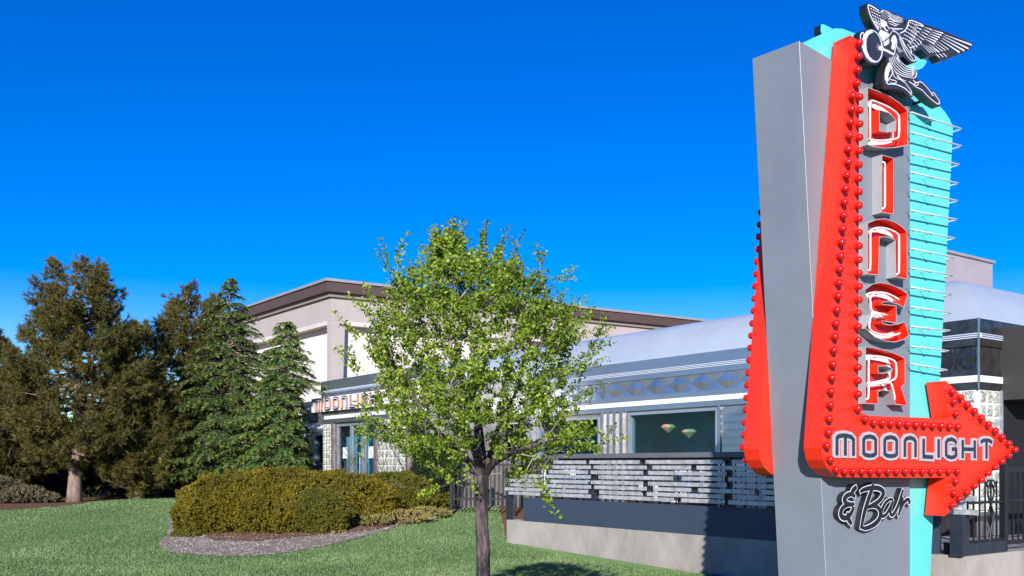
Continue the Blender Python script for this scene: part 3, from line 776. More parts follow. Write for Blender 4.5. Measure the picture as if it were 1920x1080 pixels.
# grey pylon (leaning)
mb = MB()
def z0pt(pxtop, pytop, pxb, pyb, d=0):
    a = FS.hit(pxtop, pytop, d); b = FS.hit(pxb, pyb, d); k = (b[0] - a[0]) / (b[1] - a[1]); return (b[0] - k * b[1] - k * 0.05 * 0, 0.)
tl_ = FS.hit(1498, 77); bl_ = z0pt(1498, 77, 1548, 1080)
tr_ = FS.hit(1706, 197); 
rt = FS.hit(1411, 110, -TH); rb = FS.hit(1460, 1080, -TH); k_ = (rb[0] - rt[0]) / (rb[1] - rt[1]); rb = (rb[0] - k_ * rb[1], -.02)
mb.hexa([FS.P(bl_[0], -.02, 0), FS.P(tr_[0], -.02, 0), FS.P(tr_[0], -.02, -TH), FS.P(rb[0], rb[1], -TH), FS.P(tl_[0], tl_[1], 0), FS.P(tr_[0], tr_[1], 0), FS.P(tr_[0], tr_[1] - (tl_[1] - rt[1]), -TH), FS.P(rt[0], rt[1], -TH)])
mb.build('grey_pylon', MT['greypaint'], sign)
mb = MB()
a_ = FS.P(*tl_, .003); b_ = FS.P(*bl_, .003); mb.tube([a_, b_], .0025, 5); mb.build('corner_seam', MT['letteredge'], sign)
# turquoise slab
TT = .24
tp = FS.poly([(1502, 84), (1520, 73), (1548, 61), (1565, 53), (1580, 54), (1605, 63), (1640, 88), (1690, 136), (1735, 176), (1762, 199), (1772, 210), (1781, 224), (1787, 238)], -.03)
bR = z0pt(1787, 238, 1744, 1080, -.03)
mb = MB(); FS.prism(mb, [(FS.hit(1560, 300, -.03)[0], 0), bR] + list(reversed(tp)) , -TT, -.03)
mb.build('turquoise_panel', MT['teal'], sign)

# arrow
DA = .185
arrow_px = [(1594, 66), (1611, 78), (1609, 757), (1611, 767), (1617, 775), (1626, 779), (1640, 780), (1779, 785), (1768, 715), (1774, 714), (1905, 843), (1771, 968), (1766, 967), (1773, 896), (1575, 895), (1562, 889), (1551, 878), (1543, 862), (1539, 840), (1540, 815)]
AP = FS.poly(arrow_px, DA)
mb = MB(); FS.prism(mb, AP, .004, DA); arrow = mb.build('arrow', MT['red'], sign)
mb = MB(); FS.prism(mb, AP, -TH - DA, -TH - .004); rear = mb.build('arrow', MT['red'], sign)
rear['label'] = 'rear red arrow showing past the left edge of the grey pylon'
# bulbs
def bulb_mesh():
    prof = [(.0, .0), (.024, .0), (.024, .008), (.019, .010), (.020, .016), (.026, .024), (.031, .034), (.033, .044), (.031, .054), (.025, .064), (.014, .071), (0.001, .073)]
    n = 12; v = []; f = []
    for r_, h in prof:
        for k in range(n): a = 2 * math.pi * k / n; v.append((r_ * math.cos(a), r_ * math.sin(a), h))
    for j in range(len(prof) - 1):
        for k in range(n): f.append((j * n + k, j * n + (k + 1) % n, (j + 1) * n + (k + 1) % n, (j + 1) * n + k))
    me = bpy.data.meshes.new('bulb'); me.from_pydata(v, [], f); me.materials.append(MT['bulb'])
    me.polygons.foreach_set('use_smooth', [True] * len(f)); me.update(); return me
BM = bulb_mesh(); rl = rootloc(sign)
n3 = Vector((FS.n.x, FS.n.y, 0)); rotF = n3.to_track_quat('Z', 'Y').to_euler(); rotB = (-n3).to_track_quat('Z', 'Y').to_euler()
def z1(x, y): return 1380 + x / 3.556, y / 3.556
def z2(x, y): return 1380 + x / 3.556, 280 + y / 3.556
def z3(x, y): return 1380 + x / 3.556, 560 + y / 3.556
def z4(x, y): return 1380 + x / 3.556, 780 + y / 3.556
B = [z1(*p) for p in [(775, 640), (770, 730), (762, 815), (755, 905), (748, 995)]]
B += [z2(*p) for p in [(748, 85), (738, 173), (730, 262), (722, 352), (715, 440), (710, 530), (703, 620), (697, 712), (690, 800), (685, 890), (680, 978)]]
B += [z3(*p) for p in [(672, 75), (665, 165), (658, 253), (650, 343), (645, 437), (638, 527), (632, 618), (628, 708), (620, 800), (615, 892), (605, 980)]]
Bout = list(B)
B += [z1(*p) for p in [(820, 288), (815, 378), (810, 467), (805, 555), (822, 648), (822, 738), (822, 828), (822, 918), (820, 1007)]]
B += [z2(818, y) for y in (105, 195, 285, 375, 465, 555, 645, 737, 827, 915, 1005)]
B += [z3(812, y) for y in (97, 187, 278, 368, 457, 547, 636, 732)] + [z3(858, 800)]
B += [z3(918 + 56 * i, 825 + 2.8 * i) for i in range(11)]
B += [z3(*p) for p in [(1440, 618), (1450, 685), (1465, 765), (1495, 658), (1540, 706), (1588, 748), (1635, 795), (1680, 838), (1727, 880), (1772, 922), (1817, 965), (1858, 1007)]]
B += [z4(*p) for p in [(1817, 263), (1772, 303), (1727, 342), (1680, 380), (1635, 425), (1588, 465), (1537, 508), (1487, 550), (1440, 593), (1450, 513), (1462, 433)]]
B += [z4(1475 - 58 * i, 367) for i in range(14)] + [z4(665, 355), z4(628, 290)]
print('front bulbs', len(B))
for p in B:
    t, z = FS.hit(p[0] , p[1], DA + .036); o = bpy.data.objects.new('bulb', BM); o.location = FS.P(t, z, DA) - rl; o.rotation_euler = rotF; link(o, arrow)
for p in Bout + [z4(628, 290)]:
    t, z = FS.hit(p[0], p[1], DA + .036); o = bpy.data.objects.new('bulb', BM); o.location = FS.P(t, z, -TH - DA) - rl; o.rotation_euler = rotB; link(o, rear)

# arrow lettering
mx = [(672, 785), (850, 930), (990, 1070), (1125, 1196), (1250, 1312), (1350, 1350), (1400, 1468), (1510, 1590), (1632, 1705)]
for i, (ch, (xa, xb)) in enumerate(zip('MOONLIGHT', mx)):
    yt = lambda x: 128 + (x - 672) * .033 + (6 if ch in 'LIH' else 0); yb_ = lambda x: 260 + (x - 672) * .022
    dl = DA + .016
    quad = [FS.hit(*z4(xa, yb_(xa)), dl), FS.hit(*z4(xb, yb_(xb)), dl), FS.hit(*z4(xb, yt(xb)), dl), FS.hit(*z4(xa, yt(xa)), dl)]
    wpx = 44 / 3.556; sc = (FS.hit(1700, 800, dl)[0] - FS.hit(1690, 800, dl)[0]) / 10
    stroke_letter(FS, ch, quad, 'letter', sign, ([(.084, DA + .001, dl, 0, 0, .024), (.036, dl, dl + .004, 1, 1, .003)], [MT['letteredge'], MT['darkface']]))
# channel letters
DC = .105
def channel(outer, holes, tube, lets):
    O2 = FS.poly(outer, DC)
    mb = MB()
    def area(P): return sum(P[i][0] * P[(i + 1) % len(P)][1] - P[(i + 1) % len(P)][0] * P[i][1] for i in range(len(P)))
    loops = [(O2, 1)] + [(FS.poly(h, DC), -1) for h in holes]
    for P, sg_ in loops:
        if area(P) * sg_ < 0: P = P[::-1]
        n = len(P); th = .006
        # inset loop toward the letter body
        Q = []
        for i in range(n):
            a, b, c = Vector(P[i - 1]), Vector(P[i]), Vector(P[(i + 1) % n])
            e1 = (b - a).normalized(); e2 = (c - b).normalized(); m = Vector((-e1.y, e1.x)) + Vector((-e2.y, e2.x))
            m = m.normalized() if m.length > 1e-4 else Vector((-e1.y, e1.x)); k = 1 / max(.6, m.dot(Vector((-e1.y, e1.x))))
            Q.append(tuple(b + m * th * k))
        for i in range(n):
            j = (i + 1) % n
            mb.add([FS.P(*P[i], .001), FS.P(*P[j], .001), FS.P(*P[j], DC), FS.P(*P[i], DC)], [(0, 1, 2, 3)], 0)
            mb.add([FS.P(*Q[i], .010), FS.P(*Q[j], .010), FS.P(*Q[j], DC), FS.P(*Q[i], DC)], [(3, 2, 1, 0)], 1)
            mb.add([FS.P(*P[i], DC), FS.P(*P[j], DC), FS.P(*Q[j], DC), FS.P(*Q[i], DC)], [(0, 1, 2, 3)], 0)
    polys = [[Vector((t, z, 0)) for t, z in P] for P, _ in loops]
    tris = geometry.tessellate_polygon(polys); flat = [p for P in polys for p in P]
    fs = []
    for t in tris:
        a, b, c = [flat[i] for i in t]; ar = (b - a).cross(c - a).z; fs.append(tuple(t) if ar > 0 else tuple(reversed(t)))
    mb.add([FS.P(p.x, p.y, .010) for p in flat], fs, 2)
    for tb in tube:
        pts = [FS.hit(x, y, .085) for x, y in tb]; strip(FS, mb, ribbonLR(pts, .044), .0101, .0125, 3, 3)
    L_ = mb.build('channel_letter', [MT['letterwall'], MT['red'], MT['redback'], MT['letterback']], sign)
    for tb in tube:
        pts = [FS.hit(x, y, .085) for x, y in tb]; P3 = [FS.P(t, z, .085) for t, z in pts]
        P3 = [Vector(p) for p in smooth_path([tuple(p) for p in P3], 3)]
        ends = [FS.P(pts[0][0], pts[0][1], .015)] + P3 + [FS.P(pts[-1][0], pts[-1][1], .015)]
        m2 = MB(); m2.tube(ends, .0095, 8); m2.build('neon_tube', MT['neon'], L_, True)
        m3 = MB()
        for k in (len(P3) // 3,):
            c = P3[k]; m3.tube([c + Vector((0, 0, 0)), c - n3 * .072], .006, 5); m3.box((c.x, c.y, c.z - .012), (.03, .012, .01), rz=.75)
        m3.build('tube_support', MT['clip'], L_)
channel([z1(*p) for p in [(877, 580), (950, 606), (1030, 642), (1090, 684), (1145, 735), (1145, 968), (1080, 984), (990, 989), (920, 981), (877, 965)]],
        [[z1(*p) for p in [(958, 735), (1020, 755), (1065, 800), (1065, 870), (1010, 878), (958, 870)]]],
        [[z1(*p) for p in [(895, 925), (893, 800), (895, 690), (905, 672), (940, 682), (1020, 716), (1075, 758), (1087, 790), (1087, 895), (1075, 922), (1030, 932), (960, 938), (905, 932)]]], 'D')
channel([z2(*p) for p in [(972, 35), (1052, 57), (1052, 435), (972, 422)]], [], [[z2(*p) for p in [(978, 85), (990, 92), (993, 130), (993, 350), (990, 385), (978, 395)]]], 'I')
channel([z2(*p) for p in [(877, 833), (877, 490), (935, 466), (995, 460), (1060, 482), (1110, 516), (1142, 550), (1142, 868), (1066, 852), (1062, 608), (1030, 592), (990, 584), (957, 590), (951, 841)]], [],
        [[z2(*p) for p in [(885, 805), (895, 785), (896, 560), (905, 538), (940, 524), (990, 526), (1045, 543), (1080, 568), (1087, 590), (1087, 800), (1082, 825), (1070, 835)]]], 'N')
channel([(1621, 543), (1636, 532), (1651, 529), (1672, 533), (1690, 542), (1703, 551), (1695, 577), (1684, 571), (1668, 566), (1654, 567), (1655, 570), (1681, 573), (1681, 606), (1654, 602), (1655, 605), (1668, 609), (1684, 607), (1697, 603), (1705, 629), (1695, 637), (1678, 642), (1660, 640), (1640, 632), (1622, 616), (1628, 603), (1633, 590), (1628, 572)], [],
        [[z2(1090, 1005), z2(1040, 975), z2(975, 955), z2(915, 965), z2(895, 995), z3(897, 30), z3(903, 75), z3(930, 92), z3(1010, 110)], [z3(980, 126), z3(920, 98), z3(900, 118), z3(888, 185), z3(915, 222), z3(1000, 245), z3(1060, 242), z3(1095, 230)]], 'E')
channel([z3(*p) for p in [(863, 318), (930, 326), (1010, 346), (1080, 371), (1128, 398), (1128, 568), (1103, 590), (1143, 715), (1065, 706), (1030, 618), (975, 610), (948, 620), (948, 705), (863, 700)]],
        [[z3(*p) for p in [(950, 450), (1010, 452), (1042, 468), (1042, 482), (985, 497), (950, 493)]]],
        [[z3(*p) for p in [(872, 670), (884, 640), (885, 410), (900, 388), (940, 384), (1000, 394), (1050, 412), (1067, 440), (1067, 515), (1045, 543), (980, 562), (895, 572)]], [z3(*p) for p in [(1000, 562), (1030, 562), (1045, 600), (1062, 670)]]], "R")

# horizontal neon rods on the turquoise panel, wrapping round its edge
ys = [209.5, 247, 287, 321.6, 356, 393.5, 429, 465, 501.6, 537.5, 574, 611, 648, 681]
tips = [(1804, 242), (1804, 274), (1800, 309), (1798, 344), (1797, 377), (1796, 412), (1792, 447), (1790, 483), (1788, 516), (1786, 552), (1785, 587), (1783, 620), (1781, 658), (1778, 694)]
for y, (tx, ty) in zip(ys, tips):
    dq = .07; a = FS.hit(1709, y + 1, dq); b = FS.hit(tx, ty, dq)
    P = [FS.P(a[0], a[1], dq - .006), FS.P(a[0] + .01, a[1], dq), FS.P(a[0] + .03, a[1], dq), FS.P(b[0] - .02, b[1], dq), FS.P(b[0], b[1], dq - .02), FS.P(b[0], b[1], -TT - .05), FS.P(b[0] - .03, b[1], -TT - .07), FS.P(a[0] + .1, b[1], -TT - .07)]
    mb = MB(); mb.tube(P, .0085, 7); rod = mb.build('neon_rod', MT['neon'], sign, True)
    mb = MB()
    for f in (.03, .42):
        p = FS.P(a[0] * (1 - f) + b[0] * f, a[1] * (1 - f) + b[1] * f, dq); q_ = p - n3 * (dq + .03)
        mb.tube([p, q_], .0028, 5); mb.box((p.x, p.y, p.z - .010), (.03, .012, .010), rz=.59); mb.build('rod_clip', MT['clip'], rod); mb = MB()

# "& Bar" script
def script(parent):
    strokes = [
      [(806, 470), (790, 484), (775, 505), (768, 530)],
      [(796, 540), (768, 522), (740, 530), (722, 556), (735, 582), (768, 590), (790, 582)],
      [(770, 590), (725, 600), (700, 632), (700, 665), (725, 680), (755, 664), (775, 630), (782, 600)],
      [(748, 640), (746, 672), (755, 700), (772, 724)],
      [(915, 450), (905, 490), (886, 545), (862, 620), (845, 690), (832, 755)],
      [(826, 508), (850, 492), (895, 480), (945, 480), (978, 500), (978, 530), (950, 568), (905, 596), (868, 612)],
      [(888, 606), (925, 600), (955, 622), (962, 660), (945, 700), (905, 732), (862, 748), (840, 742)],
      [(1048, 560), (1025, 556), (995, 580), (974, 622), (968, 655), (982, 668), (1005, 650), (1032, 600), (1048, 562)],
      [(1046, 566), (1030, 625), (1030, 655), (1048, 655), (1070, 620), (1088, 575), (1104, 520), (1114, 488)],
      [(1088, 560), (1104, 548), (1108, 560), (1096, 610), (1082, 668)],
      [(1090, 640), (1108, 596), (1128, 566), (1146, 556), (1156, 570), (1150, 590)]]
    dS = .06
    groups = (strokes[:4], strokes[4:7], strokes[7:9], strokes[9:])
    for g in groups:
        mb = MB(); e = 0
        for st in g:
            pts = smooth_path([FS.hit(*z4(x - 0, y), dS) for x, y in st], 5)
            w = .066 if g is groups[0] or g is groups[1] else .054
            tp_ = lambda f: .55 + .45 * math.sin(math.pi * min(1, max(0, f * .9 + .05)))
            strip(FS, mb, ribbonLR(pts, w, tp_, .004), .001, dS + e, 0, 1)
            strip(FS, mb, ribbonLR(pts, w - .017, tp_, -.004), dS - .01, dS + .003 + e, 2, 2); e += .0004
        mb.build('script_letter', [MT['whiteart'], MT['darkside'], MT['black']], parent)
script(sign)

# winged figure emblem
def z8(x, y): return 1600 + x / 5.142, y / 5.142
SIL = [(130, 32), (150, 30), (215, 62), (258, 96), (275, 92), (330, 100), (380, 122), (432, 145), (480, 165), (494, 190), (480, 222), (498, 232), (515, 186), (560, 184), (620, 203), (700, 238), (800, 268), (870, 298), (950, 328), (1050, 370), (1152, 420), (1137, 455), (1107, 490), (1062, 511), (1000, 500), (990, 540), (930, 555), (880, 582), (830, 592), (795, 540), (720, 545), (690, 520), (655, 478), (600, 490), (572, 482), (592, 530), (612, 560), (603, 600), (560, 612), (530, 592), (490, 556), (470, 540), (450, 560), (480, 612), (512, 655), (560, 663), (612, 685), (624, 720), (604, 758), (642, 778), (692, 808), (722, 840), (760, 882), (792, 890), (812, 930), (840, 978), (832, 1027), (800, 1012), (750, 982), (700, 940), (640, 882), (590, 850), (556, 850), (577, 900), (570, 937), (530, 922), (480, 882), (420, 862), (340, 852), (300, 832), (283, 800), (288, 720), (303, 660), (318, 610), (318, 560), (300, 538), (285, 565), (255, 603), (215, 628), (175, 622), (130, 600), (90, 550), (65, 480), (58, 410), (65, 340), (82, 300), (120, 278), (170, 274), (212, 288), (196, 255), (155, 180), (128, 100)]
gd0, gd1 = .09, .17
SP = FS.poly([z8(*p) for p in SIL], gd1)
mb = MB(); FS.prism(mb, SP, gd0, gd1, 0, 1); gd = mb.build('winged_figure', [MT['darkface'], MT['darkside']], sign)
for p in ((200, 500), (420, 640), (640, 800), (380, 780), (760, 940)):
    mb = MB(); t, z = FS.hit(*z8(*p), gd1); mb.tube([FS.P(t, z, gd0 + .005), FS.P(t, z, -.04)], .014, 6); mb.build('stand_off', MT['darkside'], sign)
mb = MB(); FS.prism(mb, SP, -TT - gd1 + .002, -TT - gd0, 1, 1, back=True)
# rear figure: black returns, turquoise back
for i in range(len(mb.mi)): pass
rg = MB(); FS.prism(rg, SP, -TT - gd1, -TT - gd0 - .004, 0, 0); rg.build('winged_figure', MT['darkside'], sign)['label'] = 'rear winged figure whose turquoise back shows above the panel'
rg = MB(); FS.prism(rg, SP, -TT - gd0 - .0039, -TT - gd0, 0, 0); rg.build('figure_back', MT['teal'], sign)
mb = MB()
for p in ((200, 500), (420, 640), (640, 800)):
    t, z = FS.hit(*z8(*p), gd1); mb.tube([FS.P(t, z, -TT), FS.P(t, z, -TT - gd0)], .014, 6)
mb.build('stand_off', MT['darkside'], sign)
art = MB(); eo = [0.]
SC = (FS.hit(1710, 100, gd1)[0] - FS.hit(1700, 100, gd1)[0]) / 10 / 5.142   # metres along the face per zoom pixel (x)
def ln(pts, w, taper='both', sm=True):
    P = [FS.hit(*z8(*p), gd1) for p in pts]
    if sm and len(P) > 2: P = smooth_path(P, 4)
    f = {'both': lambda s: max(.12, math.sin(math.pi * min(.97, max(.03, s))) ** .5), 'none': None, 'end': lambda s: max(.15, 1 - s * .8), 'start': lambda s: max(.15, .2 + s * .8)}[taper]
    strip(FS, art, ribbonLR(P, w * SCW, f), gd1 - .001, gd1 + .003 + eo[0]); eo[0] += .00002
SCW = 1800 and (1 / 5.142) * 8.9 / 1800 * .98
def fill(pts): 
    P = [FS.hit(*z8(*p), gd1) for p in pts]; FS.prism(art, P, gd1 - .001, gd1 + .003 + eo[0]); eo[0] += .00002
# left wing: leading edge and small feathers
ln([(240, 290), (205, 235), (170, 165), (148, 100), (142, 60), (150, 50), (200, 75), (245, 108)], 11, 'none')
for r_ in range(6):
    for c_ in range(3 + (r_ < 5)):
        x = 165 + c_ * 24 + r_ * 8; y = 82 + r_ * 30 + c_ * 12
        if x < 262: ln([(x, y), (x + 13, y + 9 + r_ * 3)], 8, 'none', False)
for k in range(5): ln([(205 + k * 5, 205 + k * 16), (250, 226 + k * 14)], 7, 'end', False)
# head: face and hair
fill([(268, 188), (262, 200), (264, 220), (258, 232), (266, 238), (266, 256), (284, 268), (302, 258), (318, 248), (322, 222), (300, 200)])
for k, (a, b) in enumerate([((268, 130), (300, 104)), ((266, 150), (310, 116)), ((268, 168), (322, 130)), ((278, 182), (334, 144)), ((292, 190), (345, 158))]):
    y0 = 8 * k
    ln([a, b, (350, 125 + 12 * k), (385, 150 + 12 * k), (420, 158 + 11 * k), (450, 170 + 9 * k), (478, 180 + 8 * k)], 4.5)
ln([(330, 196), (350, 182), (390, 205), (430, 212), (460, 222)], 8); ln([(332, 212), (360, 208), (400, 232), (440, 236)], 8); ln([(340, 225), (365, 235), (400, 250), (420, 248)], 7)
ln([(262, 122), (272, 108), (290, 100)], 10)
# neck, chest, dress top
ln([(322, 240), (332, 262), (350, 290)], 9); ln([(300, 262), (305, 285), (330, 300)], 12, 'none')
fill([(262, 288), (290, 300), (322, 316), (342, 332), (330, 352), (308, 368), (292, 400), (280, 398), (268, 370), (252, 345), (244, 318)])
for k in range(5): ln([(288, 408 + 10 * k - k), (315, 398 + 9 * k), (345, 375 + 10 * k)], 7)
ln([(376, 300), (350, 335), (330, 365), (300, 385)], 6)
# near arm: upper arm, forearm, hand on the disc
fill([(385, 340), (402, 345), (412, 370), (408, 410), (398, 450), (390, 480), (372, 478), (366, 455), (374, 420), (362, 395), (372, 360)])
ln([(415, 380), (416, 420), (402, 480), (392, 520), (380, 535)], 6, 'none')
fill([(285, 468), (310, 475), (345, 492), (372, 508), (388, 520), (380, 530), (350, 520), (318, 500), (288, 490)])
for e in [(228, 424), (222, 440), (222, 458), (228, 474), (244, 486)]: ln([(278, 470), (252, (470 + e[1]) / 2), e], 7, 'end')
fill([(246, 452), (268, 448), (288, 458), (290, 486), (266, 490), (246, 478)])
ln([(262, 440), (275, 425), (270, 412)], 8)
# disc: crescent and rim
rim = [(128 + 0, 290), (165, 290), (205, 308), (240, 345), (265, 395), (275, 460), (275, 510), (262, 560), (235, 592), (205, 600), (165, 590), (128, 560), (100, 515), (82, 460), (78, 410), (82, 370), (90, 345)]
ln([(165, 290), (200, 302), (235, 335), (258, 378), (272, 430), (277, 480), (272, 530), (252, 575), (222, 598)], 9, 'none')
cres_o = [(160, 288), (128, 300), (100, 335), (84, 390), (84, 450), (98, 505), (128, 562), (165, 597), (205, 606), (232, 596)]
cres_i = [(222, 592), (185, 580), (150, 545), (126, 490), (120, 430), (124, 380), (138, 345), (160, 325), (190, 312), (172, 298)]
fill(cres_o + cres_i)
ln([(70, 385), (66, 350), (78, 318), (96, 318), (92, 335)], 8)
# main wing
ln([(450, 320), (490, 300), (520, 255), (535, 205), (560, 200), (640, 230), (672, 250)], 10, 'none')
for j in range(6):
    for i in range(4 + j // 2):
        t = j / 5; x = 545 - 14 * j + i * 20; y = 215 + j * 30 + i * 10
        ln([(x, y), (x + 9, y + 8)], 9, 'none', False)
feath = []
for k in range(7):   # second covert row
    a = (592 - k * 14, 232 + k * 24); b = (672 - k * 20, 258 + k * 28); ln([a, b], 11, 'start', False)
for k in range(9):   # third row
    a = (688 - k * 17, 268 + k * 20); b = (752 - k * 20, 290 + k * 24); ln([a, ((a[0] + b[0]) / 2, (a[1] + b[1]) / 2 - 1), b], 11, 'start')
for k in range(6):
    a = (765 - k * 16, 292 + k * 17); b = (862 - k * 17, 324 + k * 20); ln([a, b], 13, 'start', False)
tipsW = [((878, 338), (1135, 435)), ((866, 354), (1105, 470)), ((854, 372), (1065, 490)), ((840, 390), (1020, 506))]
for a, b in tipsW: ln([a, b], 17, 'start', False)
for k in range(4): ln([(800 - k * 24, 395 + k * 10), (912 - k * 28, 478 + k * 9)], 9, 'start', False)
for k in range(4): ln([(655 + k * 24, 430 + k * 4), (738 + k * 26, 512 - k * 3)], 8, 'start', False)
for k in range(3): ln([(795 + k * 34, 525 - k * 3), (828 + k * 34, 556 - k * 4)], 8, 'none', False)
for k in range(5): ln([(540 + k * 26, 458 - k * 12), (566 + k * 22, 462 - k * 8)], 8, 'none', False)
for k in range(5): ln([(350 + k * 22, 268 + k * 3), (392 + k * 20, 296 - k * 4)], 6, 'none', False)
# trailing scarf
ln([(380, 300), (430, 330), (470, 400), (500, 470), (540, 530), (575, 580)], 8, 'none')
ln([(415, 318), (455, 365), (490, 430), (530, 490), (555, 520), (552, 480), (520, 432)], 7, 'none')
ln([(440, 360), (470, 440), (505, 520), (545, 575), (580, 590), (600, 572), (590, 548), (565, 525)], 7, 'none')
for k in range(4): ln([(415 + k * 16, 440 + k * 14), (440 + k * 14, 508 - k * 2)], 7, 'both', False)
# skirt folds
for k in range(6):
    ln([(345 + k * 13, 560 - k * 6), (365 + k * 16, 640 - k * 10), (420 + k * 16, 708 - k * 14), (500 + k * 8, 742 - k * 17), (560 + k * 4, 740 - k * 20), (588 - k * 10, 700 - k * 12)], 7.5)
ln([(560, 680), (598, 690), (606, 722), (586, 752), (545, 755)], 8); ln([(400, 700), (450, 760), (505, 785)], 9); ln([(360, 610), (372, 690), (400, 750), (470, 778)], 7)
ln([(405, 515), (430, 545), (420, 570), (440, 585), (432, 605)], 8)
# legs
fill([(338, 605), (352, 620), (356, 660), (340, 700), (328, 745), (336, 780), (322, 795), (306, 775), (302, 720), (312, 660)])
ln([(312, 792), (330, 812), (380, 812), (440, 828), (500, 860), (545, 905), (556, 922)], 9, 'none')
ln([(385, 690), (360, 735), (345, 765), (400, 780), (410, 800), (375, 805), (350, 790)], 7)
ln([(420, 740), (470, 785), (500, 805), (520, 835), (548, 870), (560, 905)], 7, 'none')
ln([(535, 790), (570, 815), (600, 840), (660, 872), (700, 915), (750, 962), (800, 1000), (822, 1006)], 8, 'none')
ln([(575, 775), (600, 800), (640, 790), (680, 820), (720, 862), (745, 895), (775, 900), (800, 940), (826, 980), (824, 1005)], 8, 'none')
ln([(600, 790), (585, 815), (612, 825), (625, 800)], 6); ln([(745, 905), (770, 925), (750, 915)], 9)
art.build('line_artwork', MT['whiteart'], gd)
print('sign ok')

# ------------------------------------------------------------------ vegetation generators
def leaf_cloud(centers, dirs, size, n_each, spread, kind='leaf'):
    """little diamond leaves round the given centres. returns V,F"""
    centers = np.asarray(centers); m = len(centers) * n_each
    c = np.repeat(centers, n_each, 0) + rng.normal(0, 1, (m, 3)) * spread
    a = rng.normal(0, 1, (m, 3)); a /= np.linalg.norm(a, axis=1)[:, None]
    b = np.cross(a, rng.normal(0, 1, (m, 3))); b /= np.linalg.norm(b, axis=1)[:, None]
    s = size * rng.uniform(.65, 1.3, (m, 1))
    V = np.stack([c - a * s * .6, c - b * s * .38 + a * s * .05, c + a * s * .6, c + b * s * .38 + a * s * .05], 1).reshape(-1, 3)
    F = np.arange(m * 4).reshape(-1, 4); return V, F
def needles(centers, axes, length, width, n_each, cone=.9):
    """tufts of thin triangles fanning round an axis"""
    C = np.repeat(np.asarray(centers), n_each, 0); A = np.repeat(np.asarray(axes), n_each, 0); m = len(C)
    d = A * cone + rng.normal(0, 1, (m, 3)) * .62; d /= np.linalg.norm(d, axis=1)[:, None]
    side = np.cross(d, rng.normal(0, 1, (m, 3))); side /= np.linalg.norm(side, axis=1)[:, None]
    L = length * rng.uniform(.6, 1.15, (m, 1)); st = C + A * rng.uniform(-.5, .5, (m, 1)) * length
    V = np.stack([st - side * width / 2, st + side * width / 2, st + d * L + side * width * .15, st + d * L - side * width * .15], 1).reshape(-1, 3)
    return V, np.arange(m * 4).reshape(-1, 4)

def branches_to_mesh(mb, nodes, par, rad, mi=0, n=6):
    for i, p in enumerate(par):
        if p >= 0:
            a, b = nodes[p], nodes[i]
            if (a - b).length > 1e-4: mb.tube([a, b], [rad[p] if rad[p] < rad[i] * 1.9 else rad[i] * 1.3, rad[i]], n if rad[i] > .012 else 4, mi, False)

